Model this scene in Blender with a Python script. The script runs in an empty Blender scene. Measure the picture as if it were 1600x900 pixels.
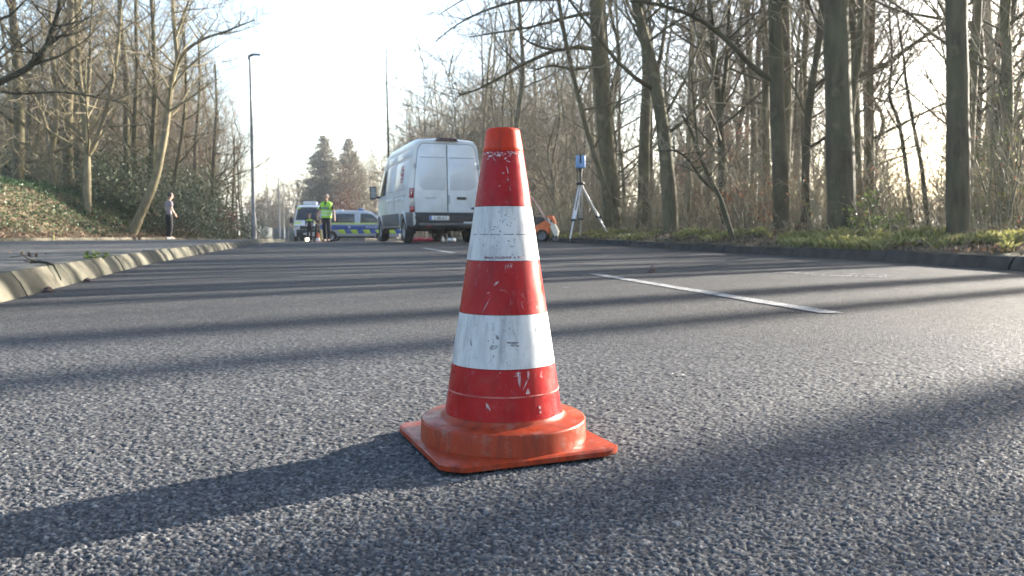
import bpy, bmesh, math, random
import numpy as np
from mathutils import Vector, Matrix

# ------------------------------------------------------------------ camera, sky, sun, exposure
SC = bpy.context.scene
COL = SC.collection
F_PX, CAM_H = 1230.0, 0.34
PITCH = math.atan(87 / F_PX)
cam_data = bpy.data.cameras.new("camera")
cam_data.sensor_width = 36.0
cam_data.lens = F_PX / 1600 * 36
cam_data.clip_start, cam_data.clip_end = 0.02, 6000
cam_data.dof.use_dof = True
cam_data.dof.focus_distance = 1.22
cam_data.dof.aperture_fstop = 12.0
cam = bpy.data.objects.new("camera", cam_data)
COL.objects.link(cam)
cam.location = (0, 0, CAM_H)
cam.rotation_euler = (math.pi / 2 - PITCH, 0, 0)
SC.camera = cam

SUN_AZ, SUN_EL = math.radians(55.2), math.radians(14.5)      # clockwise from +Y
SDX, SDY = math.sin(SUN_AZ), math.cos(SUN_AZ)
world = bpy.data.worlds.new("World")
SC.world = world
world.use_nodes = True
wn = world.node_tree
sky = wn.nodes.new("ShaderNodeTexSky")
sky.sky_type = 'NISHITA'
sky.sun_disc = False
sky.sun_elevation = SUN_EL
sky.sun_rotation = SUN_AZ
sky.air_density, sky.dust_density, sky.ozone_density = 1.0, 2.2, 1.4
bg = wn.nodes["Background"]
bg.inputs[1].default_value = 0.09
wn.links.new(sky.outputs[0], bg.inputs[0])

sl = bpy.data.lights.new("sun", 'SUN')
sl.energy, sl.angle, sl.color = 5.0, math.radians(0.53), (1.0, 0.92, 0.80)
sun = bpy.data.objects.new("sun", sl)
COL.objects.link(sun)
sun.rotation_euler = Vector((SDX * math.cos(SUN_EL), SDY * math.cos(SUN_EL), math.sin(SUN_EL))).to_track_quat('Z', 'Y').to_euler()

SC.view_settings.view_transform = 'Standard'
SC.view_settings.look = 'None'
SC.view_settings.exposure = 2.7
SC.view_settings.gamma = 1.0
SC.cycles.max_bounces = 6
SC.cycles.diffuse_bounces = 3
SC.cycles.glossy_bounces = 3
SC.cycles.transmission_bounces = 4
SC.cycles.transparent_max_bounces = 6
SC.cycles.caustics_reflective = False
SC.cycles.caustics_refractive = False

# ------------------------------------------------------------------ helpers
def at(px, py, Y):
    u, w = (px - 800) / F_PX, (450 - py) / F_PX
    dy = math.cos(PITCH) + w * math.sin(PITCH)
    dz = -math.sin(PITCH) + w * math.cos(PITCH)
    t = Y / dy
    return Vector((u * t, Y, CAM_H + dz * t))

def smooth(a, b, x):
    t = min(1.0, max(0.0, (x - a) / (b - a)))
    return t * t * (3 - 2 * t)

def interp(tab, x):
    if x <= tab[0][0]:
        return tab[0][1]
    for (x0, y0), (x1, y1) in zip(tab, tab[1:]):
        if x <= x1:
            return y0 + (y1 - y0) * (x - x0) / (x1 - x0)
    return tab[-1][1]

def finish(me, mats, sm, angle=40):
    for m in (mats if isinstance(mats, (list, tuple)) else [mats]):
        me.materials.append(m)
    if sm:
        me.polygons.foreach_set("use_smooth", [True] * len(me.polygons))
        if angle < 179:
            me.set_sharp_from_angle(angle=math.radians(angle))
    me.update()

def link(name, me, parent=None):
    o = bpy.data.objects.new(name, me)
    COL.objects.link(o)
    if parent is not None:
        o.parent = parent
    return o

def np_mesh(name, V, F, mat, sm=False, fm=None, angle=180):
    """V (n,3), F (m,3|4) arrays -> mesh"""
    V = np.ascontiguousarray(V, dtype=np.float32)
    F = np.ascontiguousarray(F, dtype=np.int32)
    k = F.shape[1]
    me = bpy.data.meshes.new(name)
    me.vertices.add(len(V)); me.vertices.foreach_set("co", V.ravel())
    me.loops.add(F.size); me.loops.foreach_set("vertex_index", F.ravel())
    me.polygons.add(len(F)); me.polygons.foreach_set("loop_start", np.arange(len(F), dtype=np.int32) * k)
    if fm is not None:
        me.polygons.foreach_set("material_index", np.asarray(fm, dtype=np.int32))
    me.update(calc_edges=True)
    me.validate()
    finish(me, mat, sm, angle)
    return me

class MB:
    """collects simple shapes into ONE mesh"""
    def __init__(s):
        s.v, s.f, s.m = [], [], []
    def add(s, vs, fs, mi=0):
        o = len(s.v)
        s.v += [tuple(v) for v in vs]
        s.f += [tuple(i + o for i in f) for f in fs]
        s.m += [mi] * len(fs)
    def box(s, c, d, mi=0, rot=None, bev=0.0):
        bm = bmesh.new()
        bmesh.ops.create_cube(bm, size=1.0)
        for v in bm.verts:
            v.co = Vector((v.co.x * d[0], v.co.y * d[1], v.co.z * d[2]))
        if bev > 0:
            bmesh.ops.bevel(bm, geom=list(bm.edges), offset=bev, segments=2, affect='EDGES', profile=0.5)
        M = rot if rot is not None else Matrix()
        bm.verts.index_update()
        s.add([(M @ v.co.to_4d()).to_3d() + Vector(c) for v in bm.verts], [[v.index for v in f.verts] for f in bm.faces], mi)
        bm.free()
    def tube(s, pts, rad, n=8, mi=0, cap=True):
        pts = [Vector(p) for p in pts]
        if not hasattr(rad, '__len__'):
            rad = [rad] * len(pts)
        vs, fs = [], []
        ref = None
        for i, p in enumerate(pts):
            t = (pts[min(i + 1, len(pts) - 1)] - pts[max(i - 1, 0)]).normalized()
            if ref is None:
                ref = t.orthogonal().normalized()
            ref = (ref - t * ref.dot(t)).normalized()
            b = t.cross(ref)
            for k in range(n):
                a = 2 * math.pi * k / n
                vs.append(p + (ref * math.cos(a) + b * math.sin(a)) * rad[i])
        for i in range(len(pts) - 1):
            for k in range(n):
                a, c = i * n + k, i * n + (k + 1) % n
                fs.append((a, c, c + n, a + n))
        if cap:
            fs.append(tuple(range(n - 1, -1, -1)))
            fs.append(tuple(range((len(pts) - 1) * n, len(pts) * n)))
        s.add(vs, fs, mi)
    def lathe(s, prof, n=48, mi=0, axis='Z', c=(0, 0, 0), close=False):
        vs, fs = [], []
        for r, z in prof:
            for k in range(n):
                a = 2 * math.pi * k / n
                x, y = r * math.cos(a), r * math.sin(a)
                p = (x, y, z) if axis == 'Z' else ((z, x, y) if axis == 'X' else (x, z, y))
                vs.append((p[0] + c[0], p[1] + c[1], p[2] + c[2]))
        m = len(prof)
        for i in range(m if close else m - 1):
            for k in range(n):
                a, b = i * n + k, i * n + (k + 1) % n
                a2, b2 = ((i + 1) % m) * n + k, ((i + 1) % m) * n + (k + 1) % n
                fs.append((a, b, b2, a2))
        s.add(vs, fs, mi)
    def ball(s, c, r, mi=0, n=10):
        vs, fs = [], []
        r = r if hasattr(r, '__len__') else (r, r, r)
        for i in range(n + 1):
            th = math.pi * i / n
            for k in range(n * 2):
                a = math.pi * k / n
                vs.append((c[0] + r[0] * math.sin(th) * math.cos(a), c[1] + r[1] * math.sin(th) * math.sin(a), c[2] + r[2] * math.cos(th)))
        for i in range(n):
            for k in range(n * 2):
                fs.append((i * n * 2 + k, (i + 1) * n * 2 + k, (i + 1) * n * 2 + (k + 1) % (n * 2), i * n * 2 + (k + 1) % (n * 2)))
        s.add(vs, fs, mi)
    def plate(s, poly, fn, th, bev=0.0, mi=0, base=0.0):
        """closed 2-D outline -> solid plate; fn(u, v, d) maps to 3-D; d from base to base+th"""
        n = len(poly)
        cu, cv = sum(p[0] for p in poly) / n, sum(p[1] for p in poly) / n
        def inset(b):
            out = []
            for i in range(n):
                p0, p1, p2 = poly[i - 1], poly[i], poly[(i + 1) % n]
                d1 = Vector((p1[0] - p0[0], p1[1] - p0[1])); d2 = Vector((p2[0] - p1[0], p2[1] - p1[1]))
                if d1.length < 1e-9 or d2.length < 1e-9:
                    out.append(p1); continue
                d1.normalize(); d2.normalize()
                n1, n2 = Vector((-d1.y, d1.x)), Vector((-d2.y, d2.x))
                m = (n1 + n2)
                m = m / max(0.3, m.length_squared) * 2 if m.length > 1e-6 else n1
                out.append((p1[0] + m.x * b, p1[1] + m.y * b))
            return out
        area = sum(poly[i][0] * poly[(i + 1) % n][1] - poly[(i + 1) % n][0] * poly[i][1] for i in range(n))
        b = bev if area > 0 else -bev
        top = inset(b) if bev > 0 else poly
        vs = [fn(u, v, base) for u, v in poly] + [fn(u, v, base + th - bev * 0.6) for u, v in poly] + [fn(u, v, base + th) for u, v in top]
        fs = []
        for L in (0, 1):
            for i in range(n):
                j = (i + 1) % n
                fs.append((L * n + i, L * n + j, (L + 1) * n + j, (L + 1) * n + i))
        fs.append(tuple(range(2 * n, 3 * n)))
        fs.append(tuple(range(n - 1, -1, -1)))
        s.add(vs, fs, mi)
    def mesh(s, name, mats, sm=True, angle=35, fix=True):
        me = bpy.data.meshes.new(name)
        me.from_pydata(s.v, [], s.f)
        me.polygons.foreach_set("material_index", s.m)
        if fix:
            bm = bmesh.new(); bm.from_mesh(me)
            bmesh.ops.recalc_face_normals(bm, faces=list(bm.faces))
            bm.to_mesh(me); bm.free()
        finish(me, mats, sm, angle)
        return me
    def build(s, name, mats, parent=None, sm=True, angle=35, fix=True):
        return link(name, s.mesh(name, mats, sm, angle, fix), parent)

def tag(o, label=None, cat=None, group=None, kind=None):
    if label: o['label'] = label
    if cat: o['category'] = cat
    if group: o['group'] = group
    if kind: o['kind'] = kind
    return o

def thing(name, label, cat, loc=(0, 0, 0), rz=0.0, group=None):
    o = bpy.data.objects.new(name, None)
    o.empty_display_size = 0.1
    COL.objects.link(o)
    o.location = loc
    o.rotation_euler = (0, 0, rz)
    return tag(o, label, cat, group)

def dup(root, loc, rz=0.0, scale=1.0, label=None, cat=None, group=None):
    r = root.copy(); COL.objects.link(r)
    r.location = loc; r.rotation_euler = (0, 0, rz); r.scale = (scale,) * 3 if not hasattr(scale, '__len__') else scale
    for k, v in (('label', label), ('category', cat), ('group', group)):
        if v: r[k] = v
    for ch in KIDS.get(root.name, []):
        c = ch.copy(); COL.objects.link(c); c.parent = r
    return r
KIDS = {}

def rrect(x0, y0, x1, y1, r, n=4):
    r = r if hasattr(r, '__len__') else (r,) * 4
    out = []
    for (cx, cy, a0, rr) in ((x1, y0, -90, r[1]), (x1, y1, 0, r[2]), (x0, y1, 90, r[3]), (x0, y0, 180, r[0])):
        sx = -1 if cx == x1 else 1
        sy = -1 if cy == y1 else 1
        for k in range(n + 1):
            a = math.radians(a0 + 90 * k / n)
            out.append((cx + sx * rr + rr * math.cos(a), cy + sy * rr + rr * math.sin(a)))
    return out

def text_mesh(s, size, fn, th=0.002, bold=0.0, sx=1.0):
    """flat lettering mapped by fn(u, v, d); centred"""
    cu = bpy.data.curves.new("lettering", 'FONT')
    cu.body = s; cu.size = size; cu.align_x = 'CENTER'; cu.align_y = 'CENTER'; cu.offset = bold; cu.resolution_u = 2
    o = bpy.data.objects.new("lettering", cu); COL.objects.link(o)
    dg = bpy.context.evaluated_depsgraph_get()
    me = bpy.data.meshes.new_from_object(o.evaluated_get(dg))
    bpy.data.objects.remove(o)
    bm = bmesh.new(); bm.from_mesh(me)
    r = bmesh.ops.extrude_face_region(bm, geom=list(bm.faces))
    up = {e for e in r['geom'] if isinstance(e, bmesh.types.BMVert)}
    for v in bm.verts:
        v.co = Vector(fn(v.co.x * sx, v.co.y, th if v in up else 0.0))
    bmesh.ops.recalc_face_normals(bm, faces=list(bm.faces))
    bm.to_mesh(me); bm.free()
    return me

# ------------------------------------------------------------------ materials
def mat(name, col, rough=0.6, var=0.0, scale=8.0, col2=None, metal=0.0, spec=0.5, bump=0.0, bscale=40.0, trans=0.0, coat=0.0, coords='Object', detail=5.0, stretch=None, emit=None, alpha=None):
    m = bpy.data.materials.new(name)
    m.use_nodes = True
    nt = m.node_tree
    b = nt.nodes["Principled BSDF"]
    b.inputs["Roughness"].default_value = rough
    b.inputs["Metallic"].default_value = metal
    b.inputs["Specular IOR Level"].default_value = spec
    b.inputs["Coat Weight"].default_value = coat
    if emit:
        b.inputs["Emission Color"].default_value = (*emit[0], 1)
        b.inputs["Emission Strength"].default_value = emit[1]
    if trans:
        b.inputs["Transmission Weight"].default_value = trans
    tc = nt.nodes.new("ShaderNodeTexCoord")
    src = tc.outputs[coords]
    if stretch:
        mp = nt.nodes.new("ShaderNodeMapping")
        mp.inputs["Scale"].default_value = stretch
        nt.links.new(src, mp.inputs[0]); src = mp.outputs[0]
    if var > 0 or col2:
        n = nt.nodes.new("ShaderNodeTexNoise")
        n.inputs["Scale"].default_value = scale
        n.inputs["Detail"].default_value = detail
        nt.links.new(src, n.inputs["Vector"])
        r = nt.nodes.new("ShaderNodeValToRGB")
        c2 = col2 or tuple(max(0, c * (1 - var)) for c in col)
        r.color_ramp.elements[0].position = 0.38
        r.color_ramp.elements[1].position = 0.62
        r.color_ramp.elements[0].color = (*c2, 1)
        r.color_ramp.elements[1].color = (*col, 1)
        nt.links.new(n.outputs["Fac"], r.inputs["Fac"])
        nt.links.new(r.outputs["Color"], b.inputs["Base Color"])
    else:
        b.inputs["Base Color"].default_value = (*col, 1)
    if bump > 0:
        n2 = nt.nodes.new("ShaderNodeTexNoise")
        n2.inputs["Scale"].default_value = bscale
        n2.inputs["Detail"].default_value = 4
        nt.links.new(src, n2.inputs["Vector"])
        bp = nt.nodes.new("ShaderNodeBump")
        bp.inputs["Strength"].default_value = min(1.0, bump)
        bp.inputs["Distance"].default_value = 0.01
        nt.links.new(n2.outputs["Fac"], bp.inputs["Height"])
        nt.links.new(bp.outputs["Normal"], b.inputs["Normal"])
    return m

class NT:
    """tiny node-graph helper"""
    def __init__(s, m):
        s.nt = m.node_tree; s.b = s.nt.nodes["Principled BSDF"]
    def n(s, t, **kw):
        nd = s.nt.nodes.new(t)
        for k, v in kw.items():
            if k.startswith('i_'):
                key = k[2:]
                nd.inputs[int(key) if key.isdigit() else key.replace('_', ' ')].default_value = v
            else:
                setattr(nd, k, v)
        return nd
    def l(s, a, b):
        s.nt.links.new(a, b)
    def noise(s, vec, scale, detail=4, rough=0.55, out="Fac"):
        nd = s.n("ShaderNodeTexNoise"); nd.inputs["Scale"].default_value = scale; nd.inputs["Detail"].default_value = detail; nd.inputs["Roughness"].default_value = rough
        s.l(vec, nd.inputs["Vector"]); return nd.outputs[out]
    def ramp(s, fac, *stops):
        r = s.n("ShaderNodeValToRGB")
        el = r.color_ramp.elements
        while len(el) < len(stops): el.new(0.5)
        for e, (p, c) in zip(el, stops):
            e.position = p; e.color = (*c, 1) if hasattr(c, '__len__') else (c, c, c, 1)
        s.l(fac, r.inputs["Fac"]); return r.outputs["Color"]
    def mix(s, fac, a, b, mode='MIX'):
        m = s.n("ShaderNodeMix", data_type='RGBA', blend_type=mode)
        for v, i in ((fac, 0), (a, 6), (b, 7)):
            if hasattr(v, 'is_linked'): s.l(v, m.inputs[i])
            else: m.inputs[i].default_value = v if i == 0 else ((*v, 1) if len(v) == 3 else v)
        return m.outputs[2]
    def math(s, op, a, b=0.0, clamp=False):
        m = s.n("ShaderNodeMath", operation=op); m.use_clamp = clamp
        for v, i in ((a, 0), (b, 1)):
            if hasattr(v, 'is_linked'): s.l(v, m.inputs[i])
            else: m.inputs[i].default_value = v
        return m.outputs[0]

def new_mat(name, rough=0.6, spec=0.5):
    m = bpy.data.materials.new(name); m.use_nodes = True
    g = NT(m); g.b.inputs["Roughness"].default_value = rough; g.b.inputs["Specular IOR Level"].default_value = spec
    return m, g

def asphalt_mat(name, paint=False):
    m, g = new_mat(name, 0.75, 0.07)
    pos = g.n("ShaderNodeNewGeometry").outputs["Position"]
    vo = g.n("ShaderNodeTexVoronoi"); vo.inputs["Scale"].default_value = 150.0; vo.inputs["Randomness"].default_value = 1.0
    g.l(pos, vo.inputs["Vector"])
    ed = g.n("ShaderNodeTexVoronoi", feature='DISTANCE_TO_EDGE'); ed.inputs["Scale"].default_value = 150.0
    g.l(pos, ed.inputs["Vector"])
    sep = g.n("ShaderNodeSeparateColor"); g.l(vo.outputs["Color"], sep.inputs[0])
    if not paint:
        tone = g.n("ShaderNodeAttribute", attribute_name="stone_tone")
        near = g.n("ShaderNodeAttribute", attribute_name="near")
        t = g.n("ShaderNodeMix", data_type='FLOAT')
        chip = g.math('MULTIPLY', g.math('MULTIPLY', ed.outputs["Distance"], 5.0, True), g.math('ADD', g.math('MULTIPLY', sep.outputs[0], 0.75), 0.25))
        g.l(near.outputs["Fac"], t.inputs[0]); g.l(chip, t.inputs[2]); g.l(tone.outputs["Fac"], t.inputs[3])
        col = g.ramp(t.outputs[0], (0.0, (0.022, 0.023, 0.026)), (0.35, (0.054, 0.055, 0.059)), (0.7, (0.110, 0.110, 0.112)), (1.0, (0.22, 0.218, 0.214)))
        big = g.noise(pos, 0.55, 5)
        col = g.mix(g.ramp(big, (0.35, 0.0), (0.7, 0.45)), col, (0.075, 0.074, 0.075))
        dirt = g.noise(pos, 6.0, 6)
        col = g.mix(g.ramp(dirt, (0.55, 0.0), (0.75, 0.35)), col, (0.04, 0.04, 0.04))
        spot = g.noise(pos, 55.0, 2)
        col = g.mix(g.ramp(spot, (0.70, 0.0), (0.74, 0.7)), col, (0.30, 0.30, 0.29))
        g.l(col, g.b.inputs["Base Color"])
        rr = g.ramp(sep.outputs[1], (0.0, 0.55), (1.0, 0.9))
        g.l(rr, g.b.inputs["Roughness"])
        inv = g.math('SUBTRACT', 1.0, near.outputs["Fac"])
    else:
        w = g.noise(pos, 14.0, 6, 0.7)
        col = g.mix(g.ramp(w, (0.36, 0.0), (0.58, 0.95)), (0.46, 0.46, 0.455), (0.20, 0.20, 0.20))
        w2 = g.noise(pos, 90.0, 2)
        col = g.mix(g.ramp(w2, (0.52, 0.0), (0.62, 0.85)), col, (0.09, 0.09, 0.09))
        g.l(col, g.b.inputs["Base Color"])
        inv = g.math('ADD', 0.6, 0.0)
    bp = g.n("ShaderNodeBump"); bp.inputs["Distance"].default_value = 0.0055
    hgt = g.math('MULTIPLY', g.math('MINIMUM', g.math('MULTIPLY', ed.outputs["Distance"], 3.0), 0.8), g.math('ADD', g.math('MULTIPLY', sep.outputs[2], 0.8), 0.4))
    g.l(hgt, bp.inputs["Height"]); g.l(inv, bp.inputs["Strength"])
    fine = g.n("ShaderNodeBump"); fine.inputs["Distance"].default_value = 0.0008; fine.inputs["Strength"].default_value = 0.6
    g.l(g.noise(pos, 600.0, 3), fine.inputs["Height"]); g.l(bp.outputs[0], fine.inputs["Normal"])
    g.l(fine.outputs[0], g.b.inputs["Normal"])
    return m

def bark_mat(name, c1, c2, moss=(0.10, 0.11, 0.05), mossamt=0.5):
    m, g = new_mat(name, 0.85, 0.25)
    co = g.n("ShaderNodeTexCoord").outputs["Object"]
    mp = g.n("ShaderNodeMapping"); mp.inputs["Scale"].default_value = (1, 1, 0.22); g.l(co, mp.inputs[0])
    a = g.noise(mp.outputs[0], 9.0, 7, 0.65)
    col = g.ramp(a, (0.36, c2), (0.64, c1))
    b = g.noise(co, 1.1, 4)
    col = g.mix(g.ramp(b, (0.42, 0.0), (0.66, mossamt)), col, moss)
    bl = g.noise(co, 3.2, 3)
    col = g.mix(g.ramp(bl, (0.60, 0.0), (0.68, 0.5)), col, tuple(min(1, c * 1.7) for c in c1))
    g.l(col, g.b.inputs["Base Color"])
    bp = g.n("ShaderNodeBump"); bp.inputs["Distance"].default_value = 0.03; bp.inputs["Strength"].default_value = 0.7
    g.l(g.noise(mp.outputs[0], 22.0, 6, 0.7), bp.inputs["Height"]); g.l(bp.outputs[0], g.b.inputs["Normal"])
    return m

def leaf_mat(name, stops, rough=0.45, trans=0.25, scale=3.0):
    """foliage: tone varies from leaf to leaf, with light passing through"""
    m, g = new_mat(name, rough, 0.4)
    geo = g.n("ShaderNodeNewGeometry")
    wn_ = g.n("ShaderNodeTexWhiteNoise", noise_dimensions='1D'); g.l(geo.outputs["Random Per Island"], wn_.inputs["W"])
    cl = g.noise(geo.outputs["Position"], scale, 3)
    f = g.math('ADD', g.math('MULTIPLY', wn_.outputs["Value"], 0.6), g.math('MULTIPLY', cl, 0.4))
    col = g.ramp(f, *stops)
    g.l(col, g.b.inputs["Base Color"])
    tr = g.n("ShaderNodeBsdfTranslucent"); g.l(col, tr.inputs["Color"])
    mx = g.n("ShaderNodeMixShader"); mx.inputs[0].default_value = trans
    g.l(g.b.outputs[0], mx.inputs[1]); g.l(tr.outputs[0], mx.inputs[2])
    out = [n for n in g.nt.nodes if n.type == 'OUTPUT_MATERIAL'][0]
    g.l(mx.outputs[0], out.inputs["Surface"])
    return m

def ground_mat(name, stops, scale=2.5, bump=0.5):
    m, g = new_mat(name, 0.95, 0.2)
    pos = g.n("ShaderNodeNewGeometry").outputs["Position"]
    a = g.noise(pos, scale, 8, 0.65)
    col = g.ramp(a, *stops)
    vo = g.n("ShaderNodeTexVoronoi"); vo.inputs["Scale"].default_value = 14.0; g.l(pos, vo.inputs["Vector"])
    sep = g.n("ShaderNodeSeparateColor"); g.l(vo.outputs["Color"], sep.inputs[0])
    col = g.mix(g.ramp(sep.outputs[0], (0.2, 0.7), (0.9, 1.0)), (0.0, 0.0, 0.0), col)
    g.l(col, g.b.inputs["Base Color"])
    bp = g.n("ShaderNodeBump"); bp.inputs["Distance"].default_value = 0.04; bp.inputs["Strength"].default_value = bump
    g.l(g.noise(pos, 18.0, 6, 0.7), bp.inputs["Height"]); g.l(bp.outputs[0], g.b.inputs["Normal"])
    return m

M = {}
M['asphalt'] = asphalt_mat("asphalt")
M['road_paint'] = asphalt_mat("road_paint", True)
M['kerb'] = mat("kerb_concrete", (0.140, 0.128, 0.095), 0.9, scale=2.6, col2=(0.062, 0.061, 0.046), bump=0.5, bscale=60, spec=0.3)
M['kerb_dark'] = mat("kerb_shaded", (0.050, 0.050, 0.050), 1.0, scale=6, col2=(0.03, 0.03, 0.03), bump=0.5, bscale=60, spec=0.0)  # darker copy of the concrete: the right kerb's shade is put into its colour
M['pavement'] = ground_mat("pavement", ((0.3, (0.085, 0.075, 0.062)), (0.5, (0.145, 0.135, 0.122)), (0.75, (0.22, 0.20, 0.17))), 1.2, 0.35)
M['soil'] = ground_mat("soil", ((0.3, (0.07, 0.055, 0.036)), (0.5, (0.14, 0.105, 0.07)), (0.7, (0.24, 0.185, 0.125))), 3.0, 0.8)
M['verge'] = ground_mat("verge_soil", ((0.3, (0.045, 0.038, 0.028)), (0.5, (0.09, 0.075, 0.045)), (0.7, (0.13, 0.12, 0.06))), 3.0, 0.8)
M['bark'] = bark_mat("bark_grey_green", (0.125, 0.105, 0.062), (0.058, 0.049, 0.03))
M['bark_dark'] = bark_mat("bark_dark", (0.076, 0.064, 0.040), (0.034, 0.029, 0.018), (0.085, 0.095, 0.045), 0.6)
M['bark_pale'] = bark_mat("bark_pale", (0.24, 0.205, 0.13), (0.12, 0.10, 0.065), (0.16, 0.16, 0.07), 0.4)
M['twig'] = mat("twigs", (0.23, 0.20, 0.14), 0.8, scale=0.8, col2=(0.13, 0.112, 0.08), spec=0.2)
M['twig_pale'] = mat('pale_olive_twigs', (0.21, 0.18, 0.115), 0.8, scale=0.8, col2=(0.12, 0.10, 0.065), spec=0.2)
M['twig_red'] = mat("red_brown_twigs", (0.20, 0.115, 0.075), 0.8, scale=0.8, col2=(0.12, 0.075, 0.05), spec=0.2)
M['brush'] = mat("dry_brush", (0.33, 0.285, 0.18), 0.8, scale=1.2, col2=(0.16, 0.14, 0.09), spec=0.2)
M['evergreen'] = leaf_mat("evergreen_leaves", ((0.2, (0.042, 0.058, 0.032)), (0.55, (0.09, 0.118, 0.065)), (0.85, (0.17, 0.195, 0.125))), 0.5, 0.2)
M['ivy'] = leaf_mat("ivy_leaves", ((0.2, (0.02, 0.045, 0.018)), (0.55, (0.05, 0.10, 0.04)), (0.9, (0.13, 0.19, 0.09))), 0.4, 0.2)
M['fresh'] = leaf_mat("fresh_green_leaves", ((0.2, (0.06, 0.09, 0.02)), (0.6, (0.13, 0.18, 0.04)), (0.9, (0.26, 0.30, 0.07))), 0.4, 0.45)
M['rust_leaf'] = leaf_mat("rusty_dead_leaves", ((0.2, (0.13, 0.05, 0.03)), (0.6, (0.27, 0.11, 0.06)), (0.9, (0.38, 0.19, 0.11))), 0.6, 0.4)
M['litter'] = leaf_mat("leaf_litter", ((0.2, (0.07, 0.045, 0.03)), (0.55, (0.16, 0.10, 0.06)), (0.9, (0.33, 0.24, 0.16))), 0.7, 0.15)
M['grass'] = leaf_mat("grass_blades", ((0.2, (0.12, 0.115, 0.04)), (0.55, (0.21, 0.215, 0.06)), (0.9, (0.42, 0.36, 0.18))), 0.5, 0.4)
M['conifer'] = leaf_mat("conifer_needles", ((0.2, (0.09, 0.09, 0.066)), (0.6, (0.18, 0.17, 0.12)), (0.9, (0.30, 0.26, 0.19))), 0.6, 0.1)  # needle colours paled to stand in for haze over the distance
M['dry_bush'] = leaf_mat("dry_brown_leaves", ((0.2, (0.07, 0.035, 0.025)), (0.6, (0.15, 0.075, 0.05)), (0.9, (0.22, 0.13, 0.08))), 0.7, 0.2)
M['van_white'] = mat("white_vehicle_paint", (0.74, 0.76, 0.78), 0.28, scale=3, col2=(0.66, 0.67, 0.68), coat=0.4)
M['seam'] = mat("dark_seam", (0.03, 0.032, 0.035), 0.7, var=0.3)
M['black_plastic'] = mat("black_plastic", (0.022, 0.024, 0.027), 0.55, var=0.35, scale=10)
M['grey_plastic'] = mat("grey_plastic_cladding", (0.11, 0.112, 0.115), 0.6, scale=6, col2=(0.08, 0.08, 0.08))
M['rubber'] = mat("tyre_rubber", (0.022, 0.022, 0.022), 0.85, var=0.3, scale=20)
M['steel'] = mat("dull_steel", (0.35, 0.36, 0.37), 0.42, var=0.25, scale=12, metal=0.8)
M['alu'] = mat("aluminium", (0.72, 0.73, 0.75), 0.38, var=0.15, scale=12, metal=0.35)
M['glass'] = mat("dark_vehicle_glass", (0.012, 0.02, 0.028), 0.06, var=0.2, scale=2, spec=0.8)
M['glass_tint'] = mat("tinted_glass", (0.02, 0.035, 0.03), 0.08, var=0.3, scale=2, spec=0.7)
M['red_lens'] = mat("red_lamp_lens", (0.30, 0.01, 0.015), 0.2, var=0.3, scale=30, coat=0.5)
M['clear_lens'] = mat("clear_lamp_lens", (0.50, 0.42, 0.36), 0.2, var=0.2, scale=30, coat=0.5)
M['silver'] = mat("silver_vehicle_paint", (0.52, 0.54, 0.57), 0.3, var=0.08, scale=3, metal=0.2, coat=0.3)
M['pol_blue'] = mat("blue_film", (0.02, 0.09, 0.36), 0.4, var=0.12, scale=4)
M['pol_yellow'] = mat("yellow_reflective_film", (0.58, 0.75, 0.05), 0.4, var=0.1, scale=4)
M['light_blue'] = mat("blue_beacon_lens", (0.04, 0.20, 0.62), 0.2, var=0.1, scale=10)
M['plate_white'] = mat("number_plate_white", (0.72, 0.72, 0.70), 0.4, var=0.08, scale=20)
M['plate_blue'] = mat("number_plate_blue", (0.03, 0.07, 0.40), 0.4, var=0.1, scale=20)
M['print_black'] = mat("black_print", (0.015, 0.015, 0.017), 0.5, var=0.2, scale=20)
M['print_red'] = mat("red_print", (0.36, 0.04, 0.06), 0.5, var=0.25, scale=30)
M['print_white'] = mat("white_print", (0.75, 0.77, 0.8), 0.5, var=0.1, scale=20)
M['lamp_pole'] = mat("galvanised_pole", (0.22, 0.225, 0.23), 0.5, scale=3, col2=(0.14, 0.145, 0.15), metal=0.4)
M['lamp_pale'] = mat("pale_pole", (0.46, 0.44, 0.40), 0.6, var=0.2, scale=3)
M['skin'] = mat("skin", (0.52, 0.30, 0.22), 0.5, var=0.12, scale=12)
M['hair_dark'] = mat("dark_hair", (0.025, 0.02, 0.017), 0.6, var=0.4, scale=40)
M['hair_grey'] = mat("short_grey_hair", (0.34, 0.27, 0.23), 0.7, var=0.3, scale=40)
M['dark_cloth'] = mat("dark_navy_cloth", (0.012, 0.013, 0.019), 0.85, var=0.35, scale=8, bump=0.3)
M['black_cloth'] = mat("black_cloth", (0.010, 0.010, 0.012), 0.85, var=0.35, scale=8, bump=0.3)
M['shirt_grey'] = mat("grey_shirt_cloth", (0.23, 0.21, 0.23), 0.85, var=0.15, scale=10, bump=0.4)
M['hivis'] = mat("hi_vis_yellow_cloth", (0.42, 0.76, 0.07), 0.7, scale=6, col2=(0.32, 0.62, 0.06), bump=0.4)
M['reflect_tape'] = mat("reflective_tape", (0.62, 0.66, 0.62), 0.35, var=0.1, scale=20)
M['white_cloth'] = mat("white_cloth", (0.66, 0.66, 0.66), 0.8, var=0.2, scale=10)
M['orange_paint'] = mat("orange_machine_paint", (0.72, 0.13, 0.02), 0.4, var=0.25, scale=9)
M['orange_pvc'] = mat("orange_pvc", (0.75, 0.12, 0.03), 0.45, var=0.2, scale=9)
M['cream_panel'] = mat("cream_panel", (0.68, 0.60, 0.50), 0.5, var=0.2, scale=9)
M['scan_blue'] = mat("blue_scanner_housing", (0.20, 0.34, 0.62), 0.4, var=0.12, scale=12)
M['red_cloth'] = mat("red_cloth", (0.42, 0.03, 0.05), 0.8, var=0.4, scale=14)
M['fence'] = mat("grey_green_fence", (0.16, 0.18, 0.175), 0.8, scale=2, col2=(0.11, 0.125, 0.12))
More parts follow.
